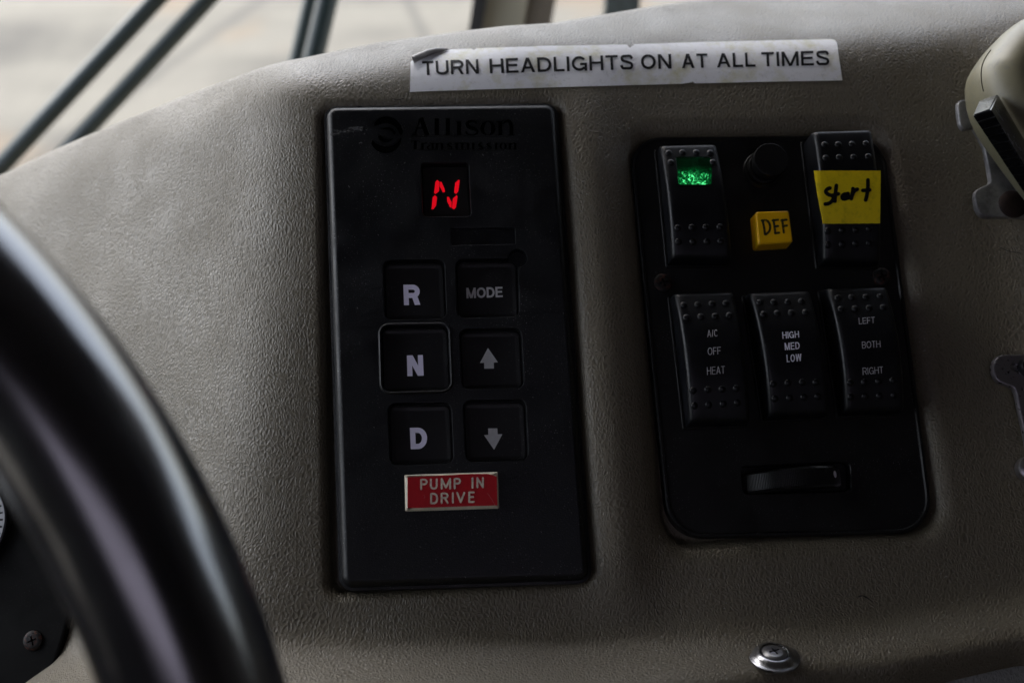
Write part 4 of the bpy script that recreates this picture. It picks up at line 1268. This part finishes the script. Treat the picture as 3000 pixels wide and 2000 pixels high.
# ------------------------------------------------------------------ gauge cluster (lower left, behind the wheel)
gp_pts = [(205, 1780), (60, 1950), (40, 1150)]
pa, pb, pc = [hit(a, b, dash) for a, b in gp_pts]
nrm2 = np.array([-0.12, 0.0, 1.0]); nrm2 /= np.linalg.norm(nrm2)   # the gauge panel faces the driver
off = pa + nrm2 * 0.004
def on_plane(px, py, lift=0.0):
    d = ray(px, py); o_ = off + nrm2 * lift
    t = ((o_ - EYE) @ nrm2) / (d @ nrm2)
    return EYE + d * t
xa = np.cross(np.array([0, 1, 0]), nrm2); xa /= np.linalg.norm(xa); ya = np.cross(nrm2, xa)
GM = Matrix(((xa[0], ya[0], nrm2[0], off[0]), (xa[1], ya[1], nrm2[1], off[1]), (xa[2], ya[2], nrm2[2], off[2]), (0, 0, 0, 1)))
def thing_on_plane(name, label, cat):
    o = bpy.data.objects.new(name, None); o.empty_display_size = 0.01
    o.matrix_world = W @ GM; o['_b'] = [0.0, 0.0, 0.0]; col.objects.link(o)
    return tag(o, label, cat)
def gl_(px, py):
    p = on_plane(px, py) - off
    return np.array([p @ xa, p @ ya])
gc = thing_on_plane('gauge_panel', 'black gauge panel in the lower left corner behind the steering wheel', 'gauge panel')
pts = [(-700, 900), (60, 900), (140, 1050), (190, 1300), (215, 1500), (222, 1640), (205, 1780), (180, 1890), (135, 2000), (60, 2140), (-50, 2250), (-700, 2250)]
pv = np.array([gl_(a, b) for a, b in curve(pts, 3)])
if np.sum(pv[:, 0] * np.roll(pv[:, 1], -1) - np.roll(pv[:, 0], -1) * pv[:, 1]) < 0: pv = pv[::-1]
part('panel', loft(pv, [(-0.001, -0.02), (0, -0.0012), (0.0004, -0.0004), (0.0012, 0.0)]), black_plastic('flat_black_panel', (0.003, 0.003, 0.003), 0.7, 1500, 0.00002, 0.3, 0.12), gc)
c = gl_(98, 1875)
part('screw', screw_head(c, 0.0034, 0.0003, None, gc), scr_mat.m, gc, 30)
gg = thing_on_plane('dial_gauge', 'round white-faced gauge cut by the left edge', 'gauge')
c = gl_(-116, 1530); e_ = gl_(34, 1518); RG = float(np.linalg.norm(e_ - c))
part('bezel', turned(c, [(RG, -0.001), (RG, 0.002), (RG * .985, 0.003), (RG * .95, 0.0032), (RG * .93, 0.0026), (RG * .92, 0.0012)], 72), M['rocker'], gg)
part('dial', turned(c, [(RG * .91, 0.0010), (RG * .91, 0.0014)], 64), plain('gauge_white', (0.34, 0.35, 0.37), 0.5, var=0.1), gg)
tk = []
for k in range(40):
    a = 2 * math.pi * k / 40
    r0, r1 = RG * .80, RG * .87
    u = np.array([math.cos(a), math.sin(a)]); w_ = np.array([-u[1], u[0]]) * 0.0003
    tk.append(([(*(c + u * r0 - w_), 0.00145), (*(c + u * r1 - w_), 0.00145), (*(c + u * r1 + w_), 0.00145), (*(c + u * r0 + w_), 0.00145)], [(0, 1, 2, 3)]))
part('tick_marks', join(*tk), M['ink'], gg, None)

# ------------------------------------------------------------------ steering wheel
DW = 0.2
RM, RT = 0.183, 0.0150
wc = EYE + CMn @ (np.array([(-2332 - 1500) / FPX, -(2940 - 1000) / FPX, -1.0]) * DW)
wo_ = bpy.data.objects.new('steering_wheel', None); wo_.empty_display_size = 0.05
wo_.matrix_world = W @ Matrix.Translation(Vector(wc)) @ CM.to_4x4()
wo_['_b'] = [0.0, 0.0, 0.0]; col.objects.link(wo_)
tag(wo_, 'glossy black steering wheel rim blurred in the left foreground', 'steering wheel')
V, F = [], []
n1, n2 = 220, 36
for i in range(n1):
    a = 2 * math.pi * i / n1
    for j in range(n2):
        b = 2 * math.pi * j / n2
        # finger grips along the inside back
        rt = RT * (1 + 0.012 * math.sin(a * 60) * max(0, -math.cos(b)))
        V.append(((RM + rt * math.cos(b)) * math.cos(a), (RM + rt * math.cos(b)) * math.sin(a), rt * math.sin(b) * 1.05))
for i in range(n1):
    for j in range(n2):
        i2, j2 = (i + 1) % n1, (j + 1) % n2
        F.append((i * n2 + j, i2 * n2 + j, i2 * n2 + j2, i * n2 + j2))
wm = Mat('black_wheel_plastic', (0.012, 0.012, 0.015), 0.2, spec=1.0)
wm.b.inputs['IOR'].default_value = 1.8
wm.rough(wm.ramp(wm.noise(50, 3), [(0.3, 0.15), (0.7, 0.24)]))
part('rim', (V, F), wm.m, wo_, 60)
part('hub', turned((0, 0), [(0.05, -0.07), (0.055, -0.04), (0.045, -0.03)], 40), wm.m, wo_)
for ang_ in (100, 180, 260):
    a = math.radians(ang_); u = np.array([math.cos(a), math.sin(a)]); w_ = np.array([-u[1], u[0]])
    V = []
    for t_, hw_, z_ in ((0.04, 0.018, -0.045), (0.11, 0.014, -0.028), (0.18, 0.012, -0.004)):
        for s1, s2 in ((-1, -0.003), (1, -0.003), (1, 0.003), (-1, 0.003)):
            V.append((*(u * t_ + w_ * hw_ * s1), z_ + s2))
    F = []
    for k in range(2):
        for j in range(4): F.append((k * 4 + j, k * 4 + (j + 1) % 4, k * 4 + 4 + (j + 1) % 4, k * 4 + 4 + j))
    part('spoke', (V, F), M['steel'], wo_)

# small marks on the vinyl
def dash_mark(name, pts, w, mat):
    v, f, _ = ribbon(pts, w, False)
    me = mesh(name, [p - DBASE for p in map(np.array, lay(v, f, dash, 0.00012)[0])], lay(v, f, dash, 0.00012)[1], mat, None)
    o = bpy.data.objects.new(name, me); col.objects.link(o); o.parent = DASH
dm = plain('dark_crack', (0.012, 0.010, 0.008), 0.8)
dash_mark('crack', curve([(2512, 1748), (2525, 1744), (2540, 1750), (2556, 1762)], 4), [1, 3, 4, 4, 3, 3, 4, 5, 4, 3, 2, 2, 1], dm)
dash_mark('scratch', curve([(1920, 1775), (1925, 1790), (1932, 1800)], 3), 1.8, dm)
dash_mark('scratch', curve([(2925, 722), (2950, 735), (2990, 742)], 3), 1.6, dm)
dash_mark('scratch', curve([(1148, 290), (1165, 293), (1185, 289)], 3), 1.4, dm)

# ------------------------------------------------------------------ outside: tubes, pillar, pavement
def tube(p0, p1, r, n=24):
    p0, p1 = np.array(p0), np.array(p1)
    d = (p1 - p0) / np.linalg.norm(p1 - p0)
    a = np.cross(d, [0.3, 0.5, 0.81]); a /= np.linalg.norm(a); b = np.cross(d, a)
    V = []
    for p in (p0, p1):
        for i in range(n):
            t = 2 * math.pi * i / n
            V.append(p + (a * math.cos(t) + b * math.sin(t)) * r)
    F = [(i, (i + 1) % n, n + (i + 1) % n, n + i) for i in range(n)] + [tuple(range(n))[::-1], tuple(range(n, 2 * n))]
    return V, F
green = plain('dark_green_paint', (0.022, 0.036, 0.038), 0.35, var=0.15, vs_=20)
def tube_px(a, b, dist, wpx, name, label, cat, group=None, ext=0.6):
    p0, p1 = at_depth(*a, dist), at_depth(*b, dist)
    d = p1 - p0
    solo(name, tube(p0 - d * ext, p1 + d * 0.35, wpx / FPX * dist / 2), green, label, cat, group)
tube_px((457, 0), (10, 480), 0.85, 53, 'metal_tube', 'dark green metal tube outside, upper left of the parallel pair', 'metal tube', 'parallel tubes outside the windscreen', 1.2)
tube_px((606, 0), (190, 450), 0.85, 52, 'metal_tube', 'dark green metal tube outside, lower right of the parallel pair', 'metal tube', 'parallel tubes outside the windscreen', 1.2)
tube_px((912, -10), (866, 190), 0.9, 46, 'grab_rail', 'thin dark green rail left of a thicker upright at the top', 'rail', None, 1.6)
tube_px((962, -10), (914, 190), 0.86, 62, 'grab_rail', 'thick dark green upright rail at the top edge beside a thin one', 'rail', None, 1.6)
def box_px(pl_, dist, depth, ext=1.5):
    """slab seen between two sight-line pairs, running up out of the picture"""
    (a0, a1), (b0, b1) = pl_     # left line top,bottom ; right line top,bottom
    V = []
    for dd_ in (dist, dist + depth):
        L0, L1 = at_depth(*a0, dist), at_depth(*a1, dist)
        R0, R1_ = at_depth(*b0, dist), at_depth(*b1, dist)
        back = (CMn @ np.array([0, 0, -1.0])) * (dd_ - dist)
        V += [L0 + (L0 - L1) * ext + back, R0 + (R0 - R1_) * ext + back, R1_ + (R1_ - R0) * 0.6 + back, L1 + (L1 - L0) * 0.6 + back]
    F = [(0, 3, 2, 1), (4, 5, 6, 7), (0, 1, 5, 4), (1, 2, 6, 5), (2, 3, 7, 6), (3, 0, 4, 7)]
    return V, F
pil = thing('door_pillar', at_depth(1500, 0, 0.9), 'blurred beige door pillar with a black rubber seal at the top edge', 'pillar')
part('pillar_post', box_px((((1424, 0), (1408, 100)), ((1545, 0), (1530, 100))), 0.9, 0.05), plain('pillar_beige', (0.26, 0.25, 0.20), 0.6, var=0.1, vs_=15), pil, None)
part('side_panel', box_px((((1545, 0), (1530, 100)), ((1626, 0), (1608, 100))), 0.905, 0.05), plain('pillar_taupe', (0.12, 0.105, 0.085), 0.6, var=0.1, vs_=15), pil, None)
part('rubber_seal', box_px((((1386, 0), (1371, 100)), ((1424, 0), (1408, 100))), 0.89, 0.02), plain('black_rubber', (0.012, 0.013, 0.015), 0.5), pil, None)
solo('mirror_post', box_px((((1777, -30), (1770, 60)), ((1878, -30), (1872, 60))), 1.0, 0.03), plain('speckled_green_metal', (0.045, 0.06, 0.065), 0.5, var=0.6, vs_=120), 'short dark speckled post at the top edge right of the pillar', 'post')

# pavement: one sheet
gz = -2.3
g_me = mesh('pavement', [(-80, -60, 0), (80, -60, 0), (80, 140, 0), (-80, 140, 0)], [(0, 1, 2, 3)], None, None)
pv_ = Mat('worn_concrete', (0.5, 0.49, 0.45), 0.85)
mp3 = pv_.node('ShaderNodeMapping'); mp3.inputs['Rotation'].default_value = (0, 0, math.radians(12)); mp3.inputs['Scale'].default_value = (1.0, 0.30, 1)
pv_.link(pv_.co(), mp3.inputs['Vector']); o3_ = mp3.outputs[0]
s1_ = pv_.noise(0.8, 4, 0.6, co=o3_); s2_ = pv_.noise(2.6, 5, 0.65, co=o3_); s3_ = pv_.noise(9, 4, co=o3_)
mp2 = pv_.node('ShaderNodeMapping'); mp2.inputs['Rotation'].default_value = (0, 0, math.radians(-28)); mp2.inputs['Scale'].default_value = (0.35, 0.9, 1)
pv_.link(pv_.co(), mp2.inputs['Vector'])
s4_ = pv_.noise(0.8, 3, 0.5, co=mp2.outputs[0])
c = pv_.mix(pv_.ramp(s1_, [(0.35, 0.0), (0.65, 1.0)]), (0.036, 0.034, 0.027), (0.080, 0.075, 0.060))
c = pv_.mix(1.0, c, pv_.ramp(s2_, [(0.32, 0.66), (0.66, 1.16)]), 'MULTIPLY')
c = pv_.mix(pv_.ramp(s4_, [(0.46, 0.0), (0.58, 0.9)]), c, (0.108, 0.101, 0.082))
c = pv_.mix(1.0, c, pv_.ramp(s3_, [(0.3, 0.93), (0.7, 1.05)]), 'MULTIPLY')
rs = pv_.ramp(pv_.noise(0.7, 3), [(0.54, 0.0), (0.62, 0.55)])
c = pv_.mix(rs, c, (0.115, 0.078, 0.042))
vj = pv_.node('ShaderNodeTexVoronoi', feature='DISTANCE_TO_EDGE', Scale=0.55); pv_.link(o3_, vj.inputs['Vector'])
pv_.color(pv_.mix(pv_.ramp(vj.outputs['Distance'], [(0.0, 0.8), (0.03, 0.0)]), c, (0.035, 0.033, 0.028)))
g_me.materials.append(pv_.m)
g = bpy.data.objects.new('pavement', g_me); g.location = (0, 0, gz); col.objects.link(g); g['kind'] = 'structure'

# ------------------------------------------------------------------ the cab round the camera (out of frame): roof, walls, floor; openings sized to steer the daylight
cabm = plain('cab_lining', (0.030, 0.024, 0.018), 0.8, var=0.1, vs_=5)
def wbox(name, x0, x1, y0, y1, z0, z1):
    V = [(x, y, z) for z in (z0, z1) for x, y in ((x0, y0), (x1, y0), (x1, y1), (x0, y1))]
    F = [(3, 2, 1, 0), (4, 5, 6, 7), (0, 1, 5, 4), (1, 2, 6, 5), (2, 3, 7, 6), (3, 0, 4, 7)]
    me = mesh(name, V, F, cabm, None)
    o = bpy.data.objects.new(name, me); col.objects.link(o); o['kind'] = 'structure'
    return o
XL, XR, YB, YF, ZT, ZB = -0.50, 1.25, -1.2, 0.95, 1.10, -1.0
WZ = 0.44      # top of the side windows
wbox('cab_roof', XL - .03, XR + .03, YB - .03, 0.96, ZT, ZT + 0.04)
wbox('cab_rear_wall_lower', XL, XR, YB - 0.04, YB, ZB, 0.64)
wbox('cab_rear_wall_right', 0.25, XR, YB - 0.04, YB, 0.642, ZT - .002)
wbox('cab_right_wall', XR, XR + 0.04, YB, 0.1, ZB, ZT - .002)
wbox('cab_right_header', XR, XR + 0.04, 0.102, YF, 0.57, ZT - .002)
wbox('cab_floor', XL, XR, YB, 0.1, ZB - 0.04, ZB - .002)
wbox('cab_left_rear_wall', XL - 0.04, XL, YB, -0.30, ZB, ZT - .002)
wbox('cab_left_header', XL - 0.04, XL, -0.298, YF, WZ, ZT - .002)
wbox('cab_door_lower', XL - 0.04, XL, -0.299, YF, ZB, -0.01)
tint = bpy.data.materials.new('light_tint_glass'); tint.use_nodes = True  # unseen rear window, added and tinted for the band reflected on the wheel rim
tn = tint.node_tree; tn.nodes.clear()
t1_ = tn.nodes.new('ShaderNodeBsdfTransparent'); t1_.inputs[0].default_value = (0.72, 0.58, 0.60, 1)
t2_ = tn.nodes.new('ShaderNodeOutputMaterial'); tn.links.new(t1_.outputs[0], t2_.inputs[0])
gme = mesh('added_rear_window', [(XL, 0, 0.642), (0.25, 0, 0.642), (0.25, 0, ZT), (XL, 0, ZT)], [(0, 1, 2, 3)], tint, None)
go = bpy.data.objects.new('added_rear_window', gme); go.location = (0, YB - 0.02, 0); col.objects.link(go); go['kind'] = 'structure'

for o in bpy.data.objects:
    if '_b' in o: del o['_b']
